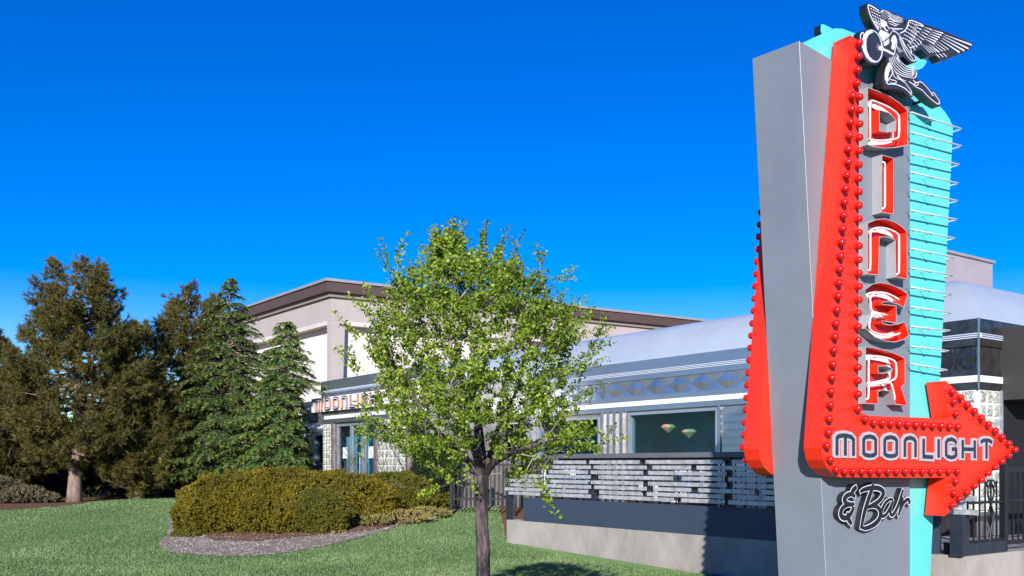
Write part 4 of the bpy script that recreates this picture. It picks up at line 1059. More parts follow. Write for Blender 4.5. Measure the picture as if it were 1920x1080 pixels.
def deciduous():
    SF = 7.0 / 13.9
    WW = globals()['W']
    def W(px, py, Y): return WW(px, py, Y * SF)
    Y0 = 13.9; base = G(905, 1092); base = W(905, 1090, 13.6); base.z = terr(base.x, base.y) - .02
    root = thing('young_tree', 'slim leafy green tree with dark trunk standing on the lawn before the diner', 'tree', base)
    nodes = []; par = []
    def addn(p, q): nodes.append(Vector(p)); par.append(q); return len(nodes) - 1
    tr = [base] + [W(*p) for p in [(906, 1040, 13.6), (904, 1000, 13.6), (903, 960, 13.62), (904, 925, 13.65), (905, 890, 13.7)]]
    k = -1
    for p in tr: k = addn(p, k)
    fork = k
    limbs = [[(898, 850, 13.7), (893, 810, 13.75), (896, 760, 13.8), (905, 700, 13.85), (920, 640, 13.9), (922, 580, 13.95), (905, 520, 14)],
             [(918, 858, 13.9), (930, 815, 14.1), (950, 770, 14.2), (975, 720, 14.3), (990, 670, 14.4), (1000, 600, 14.4)],
             [(893, 855, 13.5), (878, 810, 13.4), (860, 760, 13.3), (848, 700, 13.3), (845, 640, 13.4), (850, 560, 13.5), (850, 480, 13.6)],
             [(880, 866, 13.6), (850, 838, 13.4), (815, 805, 13.2), (785, 760, 13.1), (760, 700, 13.1), (745, 620, 13.2)],
             [(925, 868, 13.6), (960, 848, 13.2), (1000, 835, 13.0), (1050, 820, 12.9)],
             [(905, 850, 14.1), (900, 800, 14.5), (890, 740, 14.8), (900, 660, 15.0)]]
    fat = {}
    for lb in limbs:
        k = fork
        for q_, p in enumerate(lb): k = addn(W(*p), k); fat[k] = max(.005, .025 - .0048 * q_)
    prof = [(436, 846, 854), (470, 815, 862), (495, 808, 895), (510, 795, 955), (540, 748, 1012), (570, 728, 1040), (600, 712, 1072), (640, 696, 1090), (680, 690, 1085), (700, 712, 1075), (760, 708, 1080), (800, 700, 1085), (840, 740, 1100), (870, 800, 1010), (900, 830, 1010)]
    def lim(y):
        for i in range(len(prof) - 1):
            if prof[i][0] <= y <= prof[i + 1][0]:
                f = (y - prof[i][0]) / (prof[i + 1][0] - prof[i][0]); return prof[i][1] * (1 - f) + prof[i + 1][1] * f, prof[i][2] * (1 - f) + prof[i + 1][2] * f
        return 900, 901
    T = []
    rr = random.Random(3)
    while len(T) < 860:
        y = rr.uniform(470, 890); l, r = lim(y); x = rr.uniform(l + 8, r - 8); c = (l + r) / 2; hw = (r - l) / 2
        f = abs(x - c) / hw; dep = math.sqrt(max(0, 1 - f * f)) * min(1.7, hw / 128 * .9)
        if y > 850 and 870 < x < 960: continue
        if y > 800 and 885 < x < 930 : continue
        if y < 520 and rr.random() < .25: continue
        Y = 13.9 + rr.choice((-1, 1)) * dep * rr.uniform(.25, 1) ** .7
        T.append(W(x, y, Y))
    tips = [(850, 436, 13.7), (847, 455, 13.6), (818, 458, 13.5), (905, 457, 14), (965, 474, 14.1), (935, 480, 14.2), (1013, 492, 14.3), (1046, 522, 14.4), (745, 492, 13.3), (727, 505, 13.2), (728, 545, 13.3), (692, 588, 13.2), (712, 575, 13.3), (662, 672, 13.1), (672, 630, 13.1), (672, 690, 13.2), (1122, 628, 14.2), (1098, 596, 14.3), (1080, 640, 14.1), (1110, 652, 14.3), (1105, 672, 14.2), (1130, 828, 12.9), (1110, 838, 12.9), (1090, 815, 13), (1020, 930, 13.2), (1005, 905, 13.1), (985, 885, 13.1), (1015, 880, 13.3), (684, 800, 13.1), (696, 782, 13.0), (690, 815, 13.1), (745, 520, 13.3), (905, 480, 14), (965, 500, 14.1), (1010, 515, 14.3), (850, 905, 13.6), (835, 880, 13.5), (820, 915, 13.6), (800, 870, 13.4), (1085, 700, 14), (1095, 740, 14), (1075, 770, 13.8), (1090, 690, 13.8)]
    TW = [W(*p) for p in tips]
    allT = sorted(T + TW, key=lambda p: min((p - nodes[i]).length for i in range(len(nodes))))
    ends = []
    for t in allT:
        best = min(range(3, len(nodes)), key=lambda i: (t - nodes[i]).length + max(0, nodes[i].z - t.z + .05) * 1.2)
        a = nodes[best]; L = (t - a).length; k = best; nseg = max(1, int(L / .15))
        for s in range(1, nseg + 1):
            f = s / nseg; p = a.lerp(t, f) + Vector((rr.uniform(-.014, .014), rr.uniform(-.014, .014), -.10 * L * math.sin(math.pi * f))) * (0 if s == nseg else 1)
            k = addn(p, k)
        ends.append(k)
    cnt = [0.] * len(nodes)
    for i in reversed(range(len(nodes))):
        if cnt[i] == 0: cnt[i] = 1
        if par[i] >= 0: cnt[par[i]] += cnt[i]
    rad = [(.0014 * c ** .53) for c in cnt]; mxr = rad[0]
    rad = [min(r_, .05) for r_ in rad]
    for k in fat: rad[k] = max(rad[k], fat[k])
    for i in range(6): rad[i] = [.050, .048, .047, .046, .046, .042][i]
    mb = MB(); trunk_idx = set(range(6))
    for i in range(1, 6): pass
    mb.tube(smooth_path([tuple(nodes[i]) for i in range(6)], 4), [.057, .054, .052, .051, .050, .049, .049, .048, .048, .047, .047, .046, .046, .046, .047, .048, .048, .047, .046, .044, .042][:21], 14)
    mb.build('trunk', MT['bark'], root, True)
    mb = MB()
    par2 = list(par)
    for i in range(6): par2[i] = -1
    for i in range(6, len(nodes)):
        if par[i] == fork: pass
    branches_to_mesh(mb, nodes, par2, rad, 0, 8)
    mb.mi = [1 if np.linalg.norm(np.array(mb.v[f[0]]) - np.array(mb.v[f[1]])) > .0125 else 0 for f in mb.f]
    mb.build('limbs', [MT['barkpale'], MT['bark']], root, True)
    # leaf sprigs
    cs = []
    for i in ends + [i for i in range(20, len(nodes)) if cnt[i] <= 3]:
        p = nodes[i]; q_ = nodes[par[i]]; dr = (p - q_); dr = dr.normalized() if dr.length > 1e-5 else Vector((0, 0, 1))
        out = (p - W(900, 700, 13.9)).normalized(); tipf = cnt[i] == 1
        dr = (dr * .6 + out * .3 + Vector((rr.uniform(-.5, .5), rr.uniform(-.5, .5), rr.uniform(-.1, .7)))).normalized()
        L = (rr.uniform(.06, .21) if tipf else .05)
        for s in range(6 if tipf else 3): cs.append(tuple(p + dr * L * (s / 5)))
    V, F = leaf_cloud(cs, None, .0225, 7, .016)
    fast_mesh('crown', V, F, LEAF('young_leaf', [(.04, .075, .010), (.14, .215, .022), (.27, .37, .035), (.52, .60, .09)], .35, .45, 1.5), root)
    print('tree nodes', len(nodes), 'leaves', len(F))
deciduous()

def pine(px, pyb, Y, pytop, profile, label, seed, mat, dens=1., trunkr=.17, lean=0.):
    rr = random.Random(seed); X = (px - 960) / FPX * Y; zb_ = terr(X, Y) - .05; zt_ = CAMZ + (HY - pytop) / FPX * Y; H = zt_ - zb_
    root = thing('pine_tree', label, 'tree', (X, Y, zb_), 'pine trees')
    mb = MB(); tp = []
    for k in range(12): f = k / 11; tp.append((X + lean * f * f + .05 * math.sin(f * 7 + seed), Y, zb_ + H * .97 * f))
    mb.tube(tp, [trunkr * (1.15 if k == 0 else 1 - .9 * k / 11) for k in range(12)], 10); mb.build('trunk', MT['pinebark'], root, True)
    lm = MB(); C = []; A = []
    def hw(z):
        for i in range(len(profile) - 1):
            if profile[i][0] >= z >= profile[i + 1][0]:
                f = (profile[i][0] - z) / (profile[i][0] - profile[i + 1][0]); return profile[i][1] * (1 - f) + profile[i + 1][1] * f
        return 0
    f = profile[-1][0]
    while f < .99:
        n = 6 if f < .8 else 4; base_a = rr.uniform(0, 6.28)
        for k in range(n):
            if rr.random() < .1: continue
            a = base_a + 2 * math.pi * k / n + rr.uniform(-.35, .35); ff = f + rr.uniform(-.02, .02)
            Lm = hw(ff) * rr.uniform(.72, 1.08) 
            if Lm < .1: Lm = .15
            zi = zb_ + H * ff; x0 = X + lean * ff * ff; d = Vector((math.cos(a), math.sin(a), 0)); rise = .18 + .5 * max(0, ff - .5)
            pts = []
            for s in range(6):
                g = s / 5; pts.append(Vector((x0, Y, zi)) + d * Lm * g + Vector((0, 0, Lm * (rise * g * g - .10 * math.sin(math.pi * g)))) + Vector((rr.uniform(-.05, .05), rr.uniform(-.05, .05), rr.uniform(-.04, .04))) * (s > 0))
            lm.tube(pts, [.04 * (1 - .85 * s / 5) * min(1.4, .5 + Lm * .4) for s in range(6)], 5, 0, False)
            nt_ = max(4, int(Lm * 9 * dens))
            for q in range(nt_):
                g = rr.uniform(.40, 1.04) ** .8; g = min(g, 1.02); i = min(4, int(g * 5)); p = pts[i].lerp(pts[i + 1], g * 5 - i)
                sd = Vector((-d.y, d.x, 0)) * rr.gauss(0, .24 * (.45 + g * .5)) * min(1.3, Lm); st = p.copy(); p = p + sd + Vector((0, 0, rr.uniform(-.06, .20)))
                if rr.random() < .15: lm.tube([st, p], [.012, .006], 3, 0, False)
                ax = (d * .7 + Vector((rr.uniform(-.4, .4), rr.uniform(-.4, .4), rr.uniform(.25, .9)))).normalized()
                for w_ in range(5):
                    jj = Vector((rr.gauss(0, .075), rr.gauss(0, .075), rr.gauss(0, .085))); C.append(tuple(p + jj)); A.append(tuple((ax + jj * 5).normalized()))
        f += .045
    for k in range(5): C.append((X + lean, Y, zt_ - .12 * k)); A.append((0, 0, 1))
    lm.build('limbs', MT['pinebark'], root, True)
    V, F = needles(C, A, .125, .017, 26, .55)
    fast_mesh('crown', V, F, mat, root); print('pine', len(F))
PN = LEAF('pine_needles', [(.030, .034, .009), (.07, .066, .013), (.125, .105, .018), (.18, .145, .028)], .12, .6, .9)
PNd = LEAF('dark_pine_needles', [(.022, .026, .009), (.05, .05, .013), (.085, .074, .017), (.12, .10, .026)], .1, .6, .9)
pp = [(1., .3), (.94, .75), (.85, 1.15), (.7, 1.5), (.5, 1.75), (.33, 1.85), (.22, 1.55), (.16, 1.2)]
pine(143, 945, 25.2, 500, pp, 'tall open crowned pine with reddish trunk, the leftmost tree with its trunk in view', 11, PN, 1.15, .19)
pine(350, 925, 29.0, 540, [(1., .12), (.85, .8), (.7, 1.15), (.5, 1.35), (.35, 1.5), (.2, 1.4), (.15, .9)], 'second pine with pale trunk rising behind the dark cedar', 12, PN, 1.0, .20)
pine(258, 925, 26.0, 612, [(1., .12), (.8, .6), (.5, 1.0), (.3, 1.2), (.15, 1.1), (.05, .8)], 'shorter dark pine filling the gap between the two taller pines', 13, PN, .95, .15)
pine(-8, 940, 26.5, 640, [(1., .15), (.8, 1.0), (.5, 1.6), (.3, 1.8), (.15, 1.6), (.08, 1.1)], 'dark bushy pine cut off by the left edge of the picture', 14, PNd, 1.1, .17)
pine(398, 925, 35, 556, [(1., .12), (.85, .6), (.7, 1.0), (.5, 1.2), (.3, 1.2), (.2, .9)], 'pine top showing just left of the cedar tip', 15, PN, .9, .17)

def cedar(px, Y, pytop, width, label, seed, mat, rcut=1., low=.06, name='cedar_tree', droop=.28, wide=1., cat='tree', group='cedars and spruces'):
    rr = random.Random(seed); X = (px - 960) / FPX * Y; zb_ = terr(X, Y) - .05; zt_ = CAMZ + (HY - pytop) / FPX * Y; H = zt_ - zb_
    root = thing(name, label, cat, (X, Y, zb_), group)
    mb = MB(); mb.tube([(X, Y, zb_), (X + .03, Y, zb_ + H * .3), (X, Y, zb_ + H * .7), (X, Y, zb_ + H * .99)], [.17, .13, .06, .01], 9); mb.build('trunk', MT['pinebark'], root, True)
    lm = MB(); C = []; D = []; f = low
    while f < .985:
        hwid = width * ((1 - f) ** .8) * (1 if f > .12 else .8) + .06; n = 9 if f < .6 else 7 if f < .85 else 5; a0 = rr.uniform(0, 6.28)
        for k in range(n):
            a = a0 + 2 * math.pi * k / n + rr.uniform(-.3, .3); L = hwid * rr.uniform(.68, 1.18); d = Vector((math.cos(a), math.sin(a), 0)); sd = Vector((-d.y, d.x, 0))
            if f < .62 and d.x > 0: L *= 1 - (1 - rcut) * d.x
            z = zb_ + H * (f + rr.uniform(-.03, .03)); pts = []
            for s in range(6):
                g = s / 5; pts.append(Vector((X, Y, z)) + d * L * g + Vector((rr.uniform(-.05, .05), rr.uniform(-.05, .05), rr.uniform(-.04, .04) + L * (.30 * g - (droop + .10) * g ** 2.2))))
            lm.tube(pts, [.03 * (1 - .85 * s / 5) for s in range(6)], 4, 0, False)
            m_ = max(4, int(L * 10))
            for q in range(m_):
                g = .25 + .78 * (q + rr.random()) / m_; g = min(g, 1.); i = min(4, int(g * 5)); p = pts[i].lerp(pts[i + 1], g * 5 - i)
                for sg_ in (-1, 1):
                    dirn = (d * rr.uniform(.5, 1.) + sd * sg_ * rr.uniform(.3, 1.1) + Vector((0, 0, -.12))).normalized(); ll = rr.uniform(.16, .36) * (1.15 - .5 * g) * min(1.2, .55 + L * .4)
                    C.append(tuple(p)); D.append((*dirn, ll))
        f += .024
    lm.build('limbs', MT['pinebark'], root, True)
    C = np.array(C); D = np.array(D); K = 15; m = len(C) * K
    c = np.repeat(C, K, 0); dr = np.repeat(D[:, :3], K, 0); ll = np.repeat(D[:, 3], K)[:, None]
    s = np.tile(np.linspace(.05, 1, K), len(C))[:, None]
    pos = c + dr * ll * s; pos[:, 2] += (ll * (.10 * np.sin(np.pi * s) - .42 * s ** 2.4))[:, 0]
    side = np.cross(dr, np.array([0, 0, 1.])); side /= np.linalg.norm(side, axis=1)[:, None] + 1e-9
    alt = np.where(np.arange(m) % 2 == 0, 1., -1.)[:, None]
    nd = side * alt * .7 + dr * .7 + rng.normal(0, .25, (m, 3)); nd[:, 2] -= .25 + .35 * s[:, 0]; nd /= np.linalg.norm(nd, axis=1)[:, None]
    wv = np.cross(nd, rng.normal(0, 1, (m, 3))); wv /= np.linalg.norm(wv, axis=1)[:, None]
    ln_ = .085 * rng.uniform(.6, 1.2, (m, 1)) * (1.2 - .4 * s); wd = .019
    V = np.stack([pos - wv * wd / 2, pos + wv * wd / 2, pos + nd * ln_ + wv * wd * .25, pos + nd * ln_ - wv * wd * .25], 1).reshape(-1, 3); F = np.arange(m * 4).reshape(-1, 4)
    tip = (s[:, 0] > .66) & (rng.random(m) < .75)
    fast_mesh('crown', V, F, mat, root, tip.astype(int)); print('cedar', len(F))
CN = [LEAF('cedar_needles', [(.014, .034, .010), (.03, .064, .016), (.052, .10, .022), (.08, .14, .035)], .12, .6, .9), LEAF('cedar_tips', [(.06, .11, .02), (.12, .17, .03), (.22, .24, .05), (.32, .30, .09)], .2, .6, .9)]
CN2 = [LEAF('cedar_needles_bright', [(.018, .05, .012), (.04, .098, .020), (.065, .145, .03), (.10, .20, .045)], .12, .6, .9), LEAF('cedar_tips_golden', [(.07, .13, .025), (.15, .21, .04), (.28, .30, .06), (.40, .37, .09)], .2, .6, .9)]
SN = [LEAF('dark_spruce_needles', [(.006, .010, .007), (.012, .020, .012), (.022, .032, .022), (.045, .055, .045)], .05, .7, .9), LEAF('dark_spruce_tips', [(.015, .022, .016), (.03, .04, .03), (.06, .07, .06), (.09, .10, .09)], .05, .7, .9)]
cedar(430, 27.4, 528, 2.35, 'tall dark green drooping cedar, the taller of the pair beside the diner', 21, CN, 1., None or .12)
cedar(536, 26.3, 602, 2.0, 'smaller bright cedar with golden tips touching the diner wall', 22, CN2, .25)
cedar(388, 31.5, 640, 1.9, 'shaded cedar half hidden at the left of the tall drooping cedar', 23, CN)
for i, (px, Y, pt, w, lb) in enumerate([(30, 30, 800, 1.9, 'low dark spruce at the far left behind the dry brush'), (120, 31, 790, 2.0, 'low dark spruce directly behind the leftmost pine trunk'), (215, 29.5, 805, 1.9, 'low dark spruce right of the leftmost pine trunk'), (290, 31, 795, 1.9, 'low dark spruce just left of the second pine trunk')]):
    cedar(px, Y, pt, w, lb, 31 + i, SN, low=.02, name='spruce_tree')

# shrubs: rounded masses of fine foliage
def shrub(name, label, blobs, leafmat, seed, n=9000, size=.035, group=None, cat='shrub', twigs=True):
    rr = np.random.default_rng(seed); c0 = blobs[0]
    root = thing(name, label, cat, (c0[0], c0[1], terr(c0[0], c0[1])), group)
    tot = sum(b[3] * b[4] for b in blobs); C = []; A = []
    for (x, y, z, rx, ry, rz) in [(b[0], b[1], b[2], b[3], b[4], b[5]) for b in blobs]:
        k = int(n * rx * ry / tot); d = rr.normal(0, 1, (k, 3)); d /= np.linalg.norm(d, axis=1)[:, None]; d[:, 2] = np.where(d[:, 2] < -.9, -d[:, 2], d[:, 2])
        ph = rr.uniform(0, 6.28, 6)
        bump = 1 + .075 * np.sin(d[:, 0] * 7 + ph[0]) * np.sin(d[:, 1] * 8 + ph[1]) + .06 * np.sin(d[:, 2] * 9 + ph[2] + d[:, 0] * 6) + .085 * np.sin(d[:, 0] * 21 + ph[3]) * np.sin(d[:, 2] * 19 + ph[4]) * np.sin(d[:, 1] * 18 + ph[5])
        rad = bump * (1 - np.abs(rr.normal(0, .05, k)))
        p = d * rad[:, None] * np.array([rx, ry, rz]) + np.array([x, y, z]); gz_ = np.array([terr(a_, b_) for a_, b_ in p[:, :2]]); keep = p[:, 2] > gz_ + .02; p[:, 2] = np.maximum(p[:, 2], gz_ + .02)
        C.append(p[keep]); a = d * .6 + np.array([0, 0, .75]); A.append((a / np.linalg.norm(a, axis=1)[:, None])[keep])
    C = np.vstack(C); A = np.vstack(A); V, F = needles(C, A, size * 1.25, size * .60, 9, .5)
    fast_mesh('foliage', V, F, leafmat, root)
    mb = MB(); r2 = random.Random(seed)
    for b in blobs:
        mb = MB()
        for k in range(9):
            a = r2.uniform(0, 6.28); e = Vector((b[0] + math.cos(a) * b[3] * .8, b[1] + math.sin(a) * b[4] * .8, b[2] + b[5] * r2.uniform(-.1, .6))); s_ = Vector((b[0], b[1], terr(b[0], b[1])))
            mb.tube([s_, s_.lerp(e, .5) + Vector((0, 0, .05)), e], [.02, .013, .005], 5, 0, False)
        mb.build('stems', MT['twig'], root)
    print('shrub', len(F)); return root
YW = LEAF('olive_yew', [(.045, .044, .005), (.12, .105, .008), (.22, .18, .010), (.34, .26, .02)], .15, .6, 1.3)
YWg = LEAF('green_yew', [(.035, .042, .006), (.085, .092, .010), (.15, .145, .014), (.23, .20, .025)], .15, .6, 1.3)
BR = LEAF('dry_brush', [(.045, .042, .022), (.09, .08, .04), (.15, .125, .065), (.24, .19, .11)], .1, .7, 1.3)
VG = LEAF('variegated_leaf', [(.10, .11, .03), (.22, .20, .06), (.36, .30, .10), (.50, .42, .18)], .2, .6, 1.6)
def sb(px, pyc, Y, rx, ry, rz): c = W(px, pyc, Y); return (c.x, c.y, c.z, rx, ry, rz)
shrub('yew_shrub', 'broad olive green yew mound at the left end of the gravel bed', [sb(425, 952, 19.7, .98, .85, .68), sb(368, 966, 19.5, .45, .6, .50), sb(480, 946, 20.0, .9, .95, .72)], YW, 41, 14500, group='yew mounds in the gravel bed')
shrub('yew_shrub', 'olive yew mound in the middle of the bed, tallest beside the entrance', [sb(545, 942, 20.4, 1.0, .95, .70), sb(515, 964, 19.6, .75, .7, .52)], YW, 42, 11000, group='yew mounds in the gravel bed')
shrub('yew_shrub', 'small rounded green yew at the front of the bed', [sb(601, 964, 19.6, .62, .6, .50)], YWg, 43, 5000, group='yew mounds in the gravel bed')
shrub('yew_shrub', 'olive yew mound in front of the entrance doors', [sb(668, 944, 20.8, .95, .85, .62), sb(615, 934, 21.2, .8, .8, .58)], YW, 44, 8500, group='yew mounds in the gravel bed')
shrub('yew_shrub', 'darker green yew mound at the right end of the bed', [sb(745, 934, 21.8, .95, .8, .58), sb(808, 930, 22.2, .55, .6, .48)], YWg, 45, 8500, group='yew mounds in the gravel bed')
shrub('variegated_shrub', 'low yellow green variegated groundcover shrub on the bed edge', [sb(745, 970, 20.6, .75, .35, .14), sb(800, 962, 21.2, .5, .3, .12), sb(700, 975, 20.2, .4, .3, .12)], VG, 46, 1500, .032)
shrub('groundcover_tuft', 'small yellow leafed tuft on the bed edge below the round yew', [sb(625, 1001, 19.4, .32, .22, .08)], VG, 47, 320, .03)
shrub('groundcover_tuft', 'small leafy tuft at the foot of the leftmost yew mound', [sb(350, 1004, 19.0, .30, .25, .12)], YWg, 48, 380, .03)
shrub('dry_brush', 'grey brown dry brush heap at the left edge beside the pine trunk', [sb(35, 936, 24.8, .9, .7, .34), sb(-45, 925, 24.8, 1.2, .8, .5), sb(90, 943, 25.2, .45, .4, .16)], BR, 49, 3600, .05)
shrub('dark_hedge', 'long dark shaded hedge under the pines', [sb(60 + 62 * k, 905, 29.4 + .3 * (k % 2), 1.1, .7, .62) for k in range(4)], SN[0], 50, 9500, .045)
def bare_bush(px, py, Y, hpx, spread, label, seed, name='bare_shrub'):
    rr = random.Random(seed); X = (px - 960) / FPX * Y; z = terr(X, Y); H = (CAMZ + (HY - hpx) / FPX * Y) - z
    root = thing(name, label, 'shrub', (X, Y, z), 'bare twiggy shrubs by the entrance'); mb = MB()
    def grow(p, d, L, r_, lv):
        pts = [p]; q = p.copy()
        for s in range(4): q = q + d * L / 4; d = (d + Vector((rr.uniform(-.15, .15), rr.uniform(-.15, .15), rr.uniform(-.02, .08)))).normalized(); pts.append(q.copy())
        mb.tube(pts, [r_ * (1 - .6 * s / 4) for s in range(5)], 3 if lv > 0 else 5, 0, False)
        if lv < 2:
            for k in range(3): i = rr.randint(1, 4); grow(pts[i], (d + Vector((rr.uniform(-.7, .7), rr.uniform(-.7, .7), rr.uniform(-.1, .5)))).normalized(), L * .5, r_ * .5, lv + 1)
    for k in range(6): a = rr.uniform(0, 6.28); grow(Vector((X, Y, z)), Vector((math.cos(a) * spread, math.sin(a) * spread, 1)).normalized(), H * .75, .010, 0)
    mb.build('twigs', MT['twig'], root)
bare_bush(690, 890, 22.6, 800, .35, 'bare reddish twig shrub in front of the doors', 61)
bare_bush(735, 890, 22.8, 785, .4, 'bare twig shrub in front of the glass block strip', 62)
bare_bush(785, 890, 23.0, 780, .4, 'bare twig shrub right of the glass blocks behind the tree', 63)
bare_bush(655, 890, 22.8, 830, .3, 'small bare twig shrub at the left door', 64)
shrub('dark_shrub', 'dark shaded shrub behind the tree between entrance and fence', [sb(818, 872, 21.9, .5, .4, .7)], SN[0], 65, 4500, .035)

# distant tree line so that no bare horizon shows
def treeline():
    rr = np.random.default_rng(77); C = []
    for k in range(120):
        x = rr.uniform(-75, 60); y = rr.uniform(70, 82); h = rr.uniform(1.4, 3.2)
        n = 55; d = rr.normal(0, 1, (n, 3)); d /= np.linalg.norm(d, axis=1)[:, None]; C.append(d * np.array([2., 1.4, h * .55]) + np.array([x, y, .6 + h * .5]))
    C = np.vstack(C); V, F = leaf_cloud(C, None, .5, 3, .25); o = fast_mesh('distant_treeline', V, F, PNd); tag(o, 'dark far off tree line along the horizon', 'trees', None, 'stuff')
treeline()

# grass blades over the lawn
def grass():
    n = 270000; X = []; 
    Y = 9.5 * np.exp(rng.random(n) * math.log(27 / 9.5)); px = rng.uniform(-420, 1480, n); x = (px - 960) / FPX * Y
    poly = lawn_poly; inside = np.zeros(n, bool)
    def pip(poly, x, y):
        c = np.zeros(len(x), bool)
        for i in range(len(poly)):
            a, b = poly[i], poly[(i + 1) % len(poly)]
            cond = ((a[1] > y) != (b[1] > y)) & (x < (b[0] - a[0]) * (y - a[1]) / (b[1] - a[1] + 1e-12) + a[0]); c ^= cond
        return c
    m = pip(poly, x, Y) & ~pip([(p.x, p.y) for p in bed], x, Y); x = x[m]; Y = Y[m]; n = len(x)
    z = np.array([terr(a, b) for a, b in zip(x, Y)]); h = rng.uniform(.014, .038, n); w = .006 + .00035 * Y
    an = rng.uniform(0, 6.28, n); lx = rng.normal(0, .012, n); ly = rng.normal(0, .012, n)
    V = np.stack([np.stack([x - np.cos(an) * w, Y - np.sin(an) * w, z - .002], 1), np.stack([x + np.cos(an) * w, Y + np.sin(an) * w, z - .002], 1), np.stack([x + lx, Y + ly, z + h], 1)], 1).reshape(-1, 3)
    F = np.arange(n * 3).reshape(-1, 3)
    o = fast_mesh('grass', V, F, LEAF('grass_blade', [(.055, .11, .03), (.12, .20, .068), (.185, .28, .105), (.34, .38, .18)], .2, .6, .5)); tag(o, 'short mown green lawn grass', 'grass', None, 'stuff')
grass()
# loose stones and fallen bits on the beds
def pebbles(polys, n, name, mat, smin, smax, dz, label):
    V = []; F = []
    xs = [p[0] for p in polys]; ys_ = [p[1] for p in polys]; c = 0; rr = random.Random(5)
    while c < n:
        x = rr.uniform(min(xs), max(xs)); y = rr.uniform(min(ys_), max(ys_)); ins = False
        for i in range(len(polys)):
            a, b = polys[i], polys[(i + 1) % len(polys)]
            if (a[1] > y) != (b[1] > y) and x < (b[0] - a[0]) * (y - a[1]) / (b[1] - a[1]) + a[0]: ins = not ins
        if not ins: continue
        s = rr.uniform(smin, smax); z = terr(x, y) + dz; b0 = len(V); a0 = rr.uniform(0, 6.28)
        for k in range(4): a = a0 + k * math.pi / 2 + rr.uniform(-.3, .3); V.append((x + math.cos(a) * s, y + math.sin(a) * s * rr.uniform(.6, 1), z))
        V.append((x + rr.uniform(-.3, .3) * s, y, z + s * rr.uniform(.5, .9)))
        F += [(b0 + k, b0 + (k + 1) % 4, b0 + 4) for k in range(4)]; c += 1
    o = fast_mesh(name, V, F, mat); tag(o, label, 'stones', None, 'stuff')
STN = LEAF('loose_stone', [(.12, .09, .07), (.24, .19, .16), (.36, .31, .27), (.55, .50, .45)], 0, .9, 3)
pebbles([(p.x, p.y) for p in bed], 9000, 'bed_stones', STN, .012, .035, .012, 'small grey pink stones in the planting bed')
# right foreground gravel bank
gp = [(4.0, 2), (3.9, 11.6), tuple(FW.P(tR - .1, 0, .12).xy), tuple(FR.P(.3, 0, .12).xy), tuple(FR.P(9, 0, .12).xy), (14, 2)]
mb = MB(); rrr = random.Random(9)
r_ = geometry.delaunay_2d_cdt([Vector(p) for p in gp] + [Vector((4.2 + i * .4, 8 + j * .4)) for i in range(24) for j in range(16) ], [], [list(range(len(gp)))], 1, 1e-5)
def gz(x, y):
    d = (Vector((x, y)) - FR.O).dot(FR.n); al = (Vector((x, y)) - FR.O).dot(FR.u)
    return terr(x, y) + .005 + .40 * sst((al - .4) / 1.7) * sst(1 - d / 3.5)
mb.add([(v.x, v.y, gz(v.x, v.y)) for v in r_[0]], [tuple(f) for f in r_[2]]); mb.build('gravel_bank', MT['gravel'], kind='structure')
V = []; F = []
for k in range(3500):
    al = rrr.uniform(.3, 4.5); d = rrr.uniform(.02, 2.6); p = FR.P(al, 0, d); s = rrr.uniform(.015, .05); z = gz(p.x, p.y); b0 = len(V)
    for q in range(5): a = q * 1.257 + rrr.uniform(-.3, .3); V.append((p.x + math.cos(a) * s, p.y + math.sin(a) * s, z - .005))
    V.append((p.x, p.y, z + s * .8)); F += [(b0 + q, b0 + (q + 1) % 5, b0 + 5) for q in range(5)]
tag(fast_mesh('bank_stones', V, F, LEAF('pink_stone', [(.22, .15, .13), (.36, .26, .23), (.50, .39, .35), (.62, .53, .48)], 0, .9, 3)), 'pinkish crushed stones banked against the wall at lower right', 'stones', None, 'stuff')

# ------------------------------------------------------------------ patio furniture
def copy_tree(o, parent=None):
    c = o.copy(); COL.objects.link(c); c.parent = parent
    for ch in list(o.children): copy_tree(ch, c)
    return c
def make_chair():
    root = thing('patio_chair', 'x', 'chair', (0, 0, 0), 'white patio chairs')
    mb = MB(); mb.box((0, 0, .45), (.44, .42, .025)); mb.build('seat', MT['white'], root)
    mb = MB()
    for k in range(5): mb.box((-.17 + .085 * k, .20, .70), (.06, .018, .40))
    mb.box((0, .20, .92), (.44, .022, .06)); mb.build('backrest', MT['white'], root)
    for sx in (-1, 1):
        for sy in (-1, 1):
            mb = MB(); mb.tube([(sx * .2, sy * .19, .44), (sx * .23, sy * .23, 0)], .012, 6); mb.build('leg', MT['black'], root)
        mb = MB(); mb.tube([(sx * .22, -.2, .44), (sx * .23, -.2, .66), (sx * .22, .2, .68)], .012, 6); mb.build('armrest', MT['black'], root)
    return root
def make_table():
    root = thing('patio_table', 'x', 'table', (0, 0, 0), 'patio tables')
    mb = MB(); n = 24; mb.tube([(0, 0, .71), (0, 0, .735)], .42, n); mb.build('tabletop', MT['white'], root)
    mb = MB(); mb.tube([(0, 0, .02), (0, 0, .71)], .03, 8); mb.build('pedestal', MT['black'], root)
    for k in range(4):
        a = k * math.pi / 2 + .4; mb = MB(); mb.tube([(0, 0, .25), (math.cos(a) * .34, math.sin(a) * .34, 0)], .014, 6); mb.build('foot', MT['black'], root)
    return root
c0 = make_chair(); t0_ = make_table(); first = True; firstt = True
chairs = [(1045, .9, 2.2, 'white slatted patio chair nearest the left end of the fence'), (1080, 1.1, .6, 'white patio chair second from the left end of the fence'), (1110, .9, 2.0, 'white patio chair under the pilasters between the two windows'),
          (1225, .95, 2.5, 'white patio chair below the left part of the big window'), (1270, .8, -.9, 'white patio chair below the hanging lamps'), (1330, 1.0, .9, 'white patio chair below the right side of the big window'), (1385, .9, 2.4, 'white patio chair in the shadow beside the rear red arrow')]
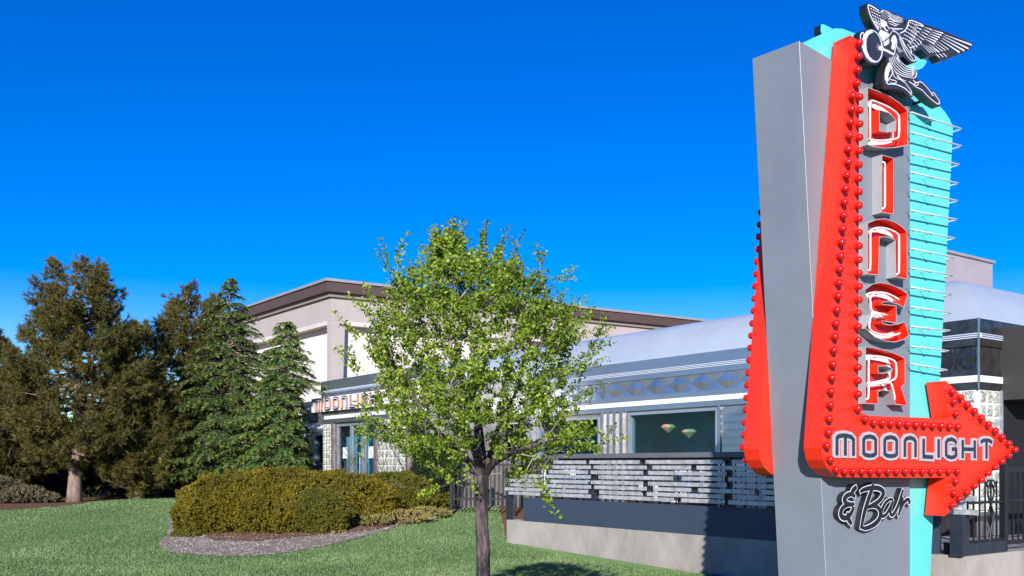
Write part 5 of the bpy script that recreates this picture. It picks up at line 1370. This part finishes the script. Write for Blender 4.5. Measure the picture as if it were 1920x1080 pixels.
for px, dd, rz, lb in chairs:
    t = FW.hit(px, 900, -dd)[0]; p = FW.P(t, zP, -dd)
    o = c0 if first else copy_tree(c0); first = False
    o.location = p; o.rotation_euler = (0, 0, rz); o['label'] = lb
for px, dd, lb in [(1095, 1.5, 'round white patio table near the left end of the fence'), (1250, 1.35, 'round white patio table below the big window'), (1360, 1.4, 'round white patio table nearest the grey pylon')]:
    t = FW.hit(px, 900, -dd)[0]; p = FW.P(t, zP, -dd); o = t0_ if firstt else copy_tree(t0_); firstt = False
    o.location = p; o['label'] = lb

# parked car glimpsed between the trunks
def car(px, Y, rz, paint, label):
    X = (px - 960) / FPX * Y; z = terr(X, Y); root = thing('parked_car', label, 'car', (X, Y, z), None); root.rotation_euler = (0, 0, rz)
    def bl(name, mb, mat, par=root):
        me = bpy.data.meshes.new(name); me.from_pydata(mb.v, [], mb.f); me.materials.append(mat); o = bpy.data.objects.new(name, me); link(o, par); return o
    mb = MB(); prof_ = [(-2.2, .35), (-2.25, .75), (-2.0, .95), (-1.0, 1.02), (.6, 1.02), (1.6, .95), (2.15, .82), (2.25, .4)]
    def ext(P, w, w2=None):
        n = len(P); w2 = w2 or [w] * n; vs = [(x, -w2[i], z_) for i, (x, z_) in enumerate(P)] + [(x, w2[i], z_) for i, (x, z_) in enumerate(P)]
        mb.add(vs, [tuple(range(n)), tuple(reversed(range(n, 2 * n)))] + [(i, n + i, n + (i + 1) % n, (i + 1) % n) for i in range(n)])
    ext(prof_, .88, [.84, .88, .86, .82, .82, .84, .82, .8]); bl('body', mb, paint)
    mb = MB(); ext([(-1.7, 1.0), (-1.2, 1.45), (.2, 1.5), (1.1, 1.0)], .75, [.8, .66, .66, .8]); bl('cabin_glass', mb, MT['pane'] and MT['void'])
    mb = MB(); ext([(-1.2, 1.455), (-1.15, 1.49), (.15, 1.53), (.2, 1.505)], .67); bl('roof', mb, paint)
    for sx in (-1.35, 1.35):
        for sy in (-.82, .82):
            mb = MB(); mb.tube([(sx, sy - .1, .33), (sx, sy + .1, .33)], .33, 20); w_ = bl('wheel', mb, MT['tyre'])
            mb = MB(); mb.tube([(sx, sy - .105, .33), (sx, sy + .105, .33)], .2, 14); bl('rim', mb, MT['rim'], w_)
    for sy in (-.6, .6): mb = MB(); mb.box((-2.24, sy, .78), (.06, .35, .14)); bl('tail_light', mb, MT['taillight'])
car(400, 33.5, .2, MT['carblue'], 'blue parked car glimpsed between the pine trunk and the cedar')
print('done')
